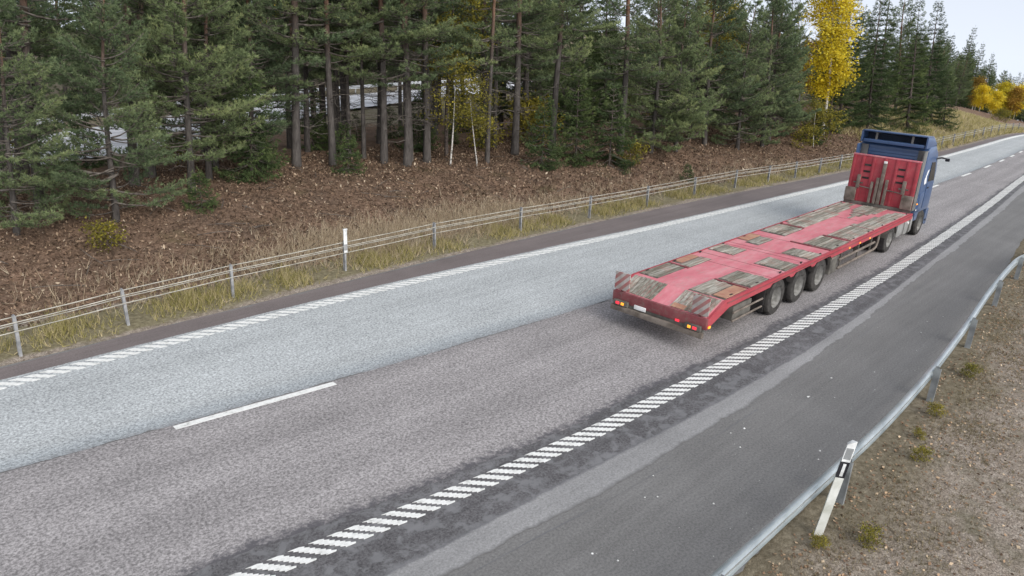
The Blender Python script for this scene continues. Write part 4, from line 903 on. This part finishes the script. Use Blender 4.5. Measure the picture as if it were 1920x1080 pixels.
for y in (-.5, .5): T('tie_rod', MB().tube([(L - .1, y - .28, DZ + .66), (L - .1, y + .28, DZ + .70)], .02, 6), 'grime', hb)

# tractor
def blue_mat():
    t = NT('blue_cab_paint'); co = t.coords(); f = t.noise(co, 1.6, 5, .6); g = t.noise(co, 7, 4, .7); sx = t.n('ShaderNodeSeparateXYZ'); t.l(co, sx.inputs[0])
    col = t.ramp(f, [(.3, (.033, .07, .16)), (.7, (.048, .095, .205))]); low = t.mapr(sx.outputs[2], 1.7, .5, 0., .45)
    col = t.mix(t.math('MULTIPLY', low, t.mapr(g, .3, .65)), col, (.16, .15, .14)); return t.bsdf(col, .35, .5, 0, None, .1, .02, .3)
M['blue'] = blue_mat(); M['glass'] = plain('dark_cab_glass', (.012, .014, .016), (.02, .022, .025), 2, .08, .5)
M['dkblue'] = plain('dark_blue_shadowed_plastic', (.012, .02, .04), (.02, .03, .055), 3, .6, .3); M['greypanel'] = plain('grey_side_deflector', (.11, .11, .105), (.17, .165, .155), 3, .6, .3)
truck = tag(empty('tractor_unit', (TX, TY, TZ), TYAW), 'blue high roof truck tractor pulling the red flatbed trailer', 'truck')
def K(name, mb, mat, parent=truck, smooth=35): return mb.obj(name, M[mat], parent, smooth)
CW = 1.19; XR = 15.45
cabin = K('cab', MB().prism([(XR, .98), (XR, 3.30), (XR + .12, 3.42), (XR + .9, 3.44), (XR + 1.4, 3.1), (XR + 1.68, 2.45), (XR + 1.75, 1.6), (XR + 1.75, .98)], -CW, CW, .05), 'blue', truck, 30)
K('back_panel', MB().box(XR - .035, XR - .002, -.86, .86, 1.7, 3.16, .012), 'blue', cabin)
for z in (2.62, 2.78, 2.94, 3.06): K('back_rib', MB().box(XR - .055, XR - .037, -.8, .8, z, z + .05, .006), 'blue', cabin)
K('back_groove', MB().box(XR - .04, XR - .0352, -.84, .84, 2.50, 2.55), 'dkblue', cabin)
# roof air deflector: sloping top, side cheeks, open dark back with two struts
dfl = K('roof_deflector', MB().prism([(XR - .28, 3.80), (XR - .28, 3.845), (XR + .5, 3.80), (XR + 1.1, 3.52), (XR + 1.2, 3.40), (XR + 1.0, 3.46), (XR + .5, 3.70), (XR - .1, 3.77)], -1.12, 1.12, .008), 'blue', truck)
for s in (-1, 1):
    K('cheek', MB().prism([(XR - .26, 3.40), (XR - .26, 3.80), (XR + .5, 3.72), (XR + 1.05, 3.46), (XR + .2, 3.40)], s*1.12 - .03, s*1.12 + .03, .008), 'blue', dfl)
    K('strut', MB().box(XR - .20, XR - .16, s*.62 - .035, s*.62 + .035, 3.46, 3.80), 'greypanel', dfl)
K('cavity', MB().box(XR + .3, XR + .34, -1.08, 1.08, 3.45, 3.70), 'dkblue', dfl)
K('roof_ledge', MB().box(XR - .24, XR + .1, -1.06, 1.06, 3.40, 3.52, .02), 'blue', dfl)
for s in (-1, 1):
    K('side_deflector', MB().box(XR - .42, XR - .04, s*1.155 - .025, s*1.155 + .025, 1.15, 3.32, .012), 'greypanel' if s < 0 else 'blue', cabin)
    K('inner_fairing', MB().box(XR - .06, XR - .037, s*1.0 - .13, s*1.0 + .13, 1.5, 3.30, .006), 'greypanel', cabin)
    e = .004; y0, y1 = (s*CW + e, s*CW + .014) if s > 0 else (-CW - .014, -CW - e)
    w_ = K('door_window', MB().prism([(XR + .78, 2.12), (XR + .78, 2.84), (XR + 1.25, 2.82), (XR + 1.52, 2.25), (XR + 1.54, 2.1)], y0, y1), 'glass', cabin)
    d_ = K('door', MB().prism([(XR + .75, 1.12), (XR + .75, 2.06), (XR + 1.62, 2.04), (XR + 1.66, 1.12)], y0, y1, .003), 'blue', cabin); K('handle', MB().box(XR + .82, XR + 1.0, (y1 if s > 0 else y0 - .02), (y1 + .02 if s > 0 else y0), 1.86, 1.91), 'black', d_)
    K('locker_hatch', MB().box(XR + .12, XR + .65, y0, y1, 1.15, 1.75, .003), 'blue', cabin)
    K('side_badge', MB().prism([(XR + .25, 2.2), (XR + .45, 2.55), (XR + .62, 2.6), (XR + .45, 2.35), (XR + .55, 2.1), (XR + .35, 2.05)], y0, y1), 'lwht', cabin)
    mm = K('mirror_arm', MB().tube([(XR + 1.3, s*(CW - .02), 2.92), (XR + 1.45, s*(CW + .12), 2.97), (XR + 1.6, s*(CW + .34), 2.93)], [.04, .035, .02], 8), 'black', cabin)
    K('mirror_head', MB().box(XR + 1.55, XR + 1.66, s*(CW + .30) - .07, s*(CW + .30) + .07, 2.84, 2.955, .02), 'black', mm)
    # skirt, step and fender below the cab
    K('fender', MB().prism([(XR + .28, .98), (XR + .42, .60), (XR + .38, .98)] if False else [(XR + .05, .97), (XR + .05, .72), (XR + .38, .72), (XR + .46, .93), (XR + .62, 1.06), (XR + .62, 1.10), (XR + .05, 1.10)], s*1.0 - .19, s*1.0 + .19, .012), 'blue', truck)
    K('front_step', MB().prism([(XR + 1.60, 1.0), (XR + 1.60, .60), (XR + 1.64, .38), (XR + 1.80, .32), (XR + 1.82, 1.0)], s*1.0 - .185, s*1.0 + .185, .02), 'blue', truck)
    K('step_tread', MB().box(XR + 1.66, XR + 1.8, (s*1.19), (s*1.205) if s > 0 else s*1.19 + .0, .5, .56) if s > 0 else MB().box(XR + 1.66, XR + 1.8, -1.205, -1.187, .5, .56), 'black', truck)
    K('marker_lamp', MB().box(XR - .02, XR + .04, s*1.2 - .012, s*1.2 + .012, 1.34, 1.39), 'lamb', truck)
    K('marker_lamp', MB().box(XR - .02, XR + .04, s*1.2 - .012, s*1.2 + .012, 1.12, 1.17), 'lwht', truck)
K('wind_screen', MB().prism([(XR + 1.70, 2.42), (XR + 1.72, 2.42), (XR + 1.45, 3.07), (XR + 1.43, 3.07)], -1.08, 1.08), 'glass', cabin)
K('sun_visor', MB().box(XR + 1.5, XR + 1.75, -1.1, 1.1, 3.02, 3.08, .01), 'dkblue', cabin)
K('bumper', MB().prism([(XR + 1.83, .34), (XR + 1.93, .36), (XR + 1.95, .9), (XR + 1.88, .97), (XR + 1.83, .97)], -1.19, 1.19, .015), 'blue')
for s in (-1, 1): K('frame_beam', MB().box(12.0, 17.1, s*.42 - .05, s*.42 + .05, .68, .93), 'chassis')
xd, xst = 12.84, 16.57
K('drive_axle', MB().tube([(xd, -.9, .5), (xd, .9, .5)], .11, 10), 'chassis'); K('front_axle', MB().tube([(xst, -.9, .46), (xst, .9, .46)], .07, 10), 'chassis')
for s in (-1, 1):
    wheel(truck, xd, s*1.07, .5, .30, True, s); wheel(truck, xd, s*.74, .5, .30, True, s); wheel(truck, xst, s*1.03, .49, .30, False, s)
    pr_ = [(xd + .60*math.cos(a), .5 + .53*math.sin(a)) for a in np.linspace(.2, math.pi - .05, 12)]; p2 = [(xd + .57*math.cos(a), .5 + .505*math.sin(a)) for a in np.linspace(.2, math.pi - .05, 12)][::-1]
    q = pr_ + p2; n_ = len(q); y0, y1 = (.6, 1.24) if s > 0 else (-1.24, -.6)
    K('rear_mudguard', MB().add([(a, y0, b) for a, b in q] + [(a, y1, b) for a, b in q], [(i, (i+1) % n_, (i+1) % n_ + n_, i + n_) for i in range(n_)]), 'grime')
    K('rear_mud_flap', MB().box(xd - .66, xd - .64, min(s*.6, s*1.24), max(s*.6, s*1.24), .22, .62), 'chassis')
    K('tank', MB().box(13.72, 14.42, min(s*.62, s*1.2), max(s*.62, s*1.2), .34, .93, .12), 'tank', truck, 50); K('tank', MB().box(14.50, 15.42, min(s*.62, s*1.21), max(s*.62, s*1.21), .32, .95, .12), 'tank', truck, 50)
    K('tank_strap', MB().box(14.93, 14.99, min(s*.615, s*1.216), max(s*.615, s*1.216), .315, .955, .122), 'grime')
    K('tail_light', MB().box(12.02, 12.06, s*.78 - .1, s*.78 + .1, .60, .70, .01), 'lred')
fw = K('fifth_wheel', MB().lathe([(0, .0), (.45, 0), (.47, .05), (.45, .09), (0, .09)], (0, 0, 0), 24), 'chassis')
fw.rotation_euler = (math.pi/2, 0, 0); fw.location = (12.9, 0, .935)
K('fuel_cap', MB().lathe([(0, -.04), (.05, -.04), (.05, 0), (0, 0)], (14.7, -1.21, .78), 12), 'lwht')
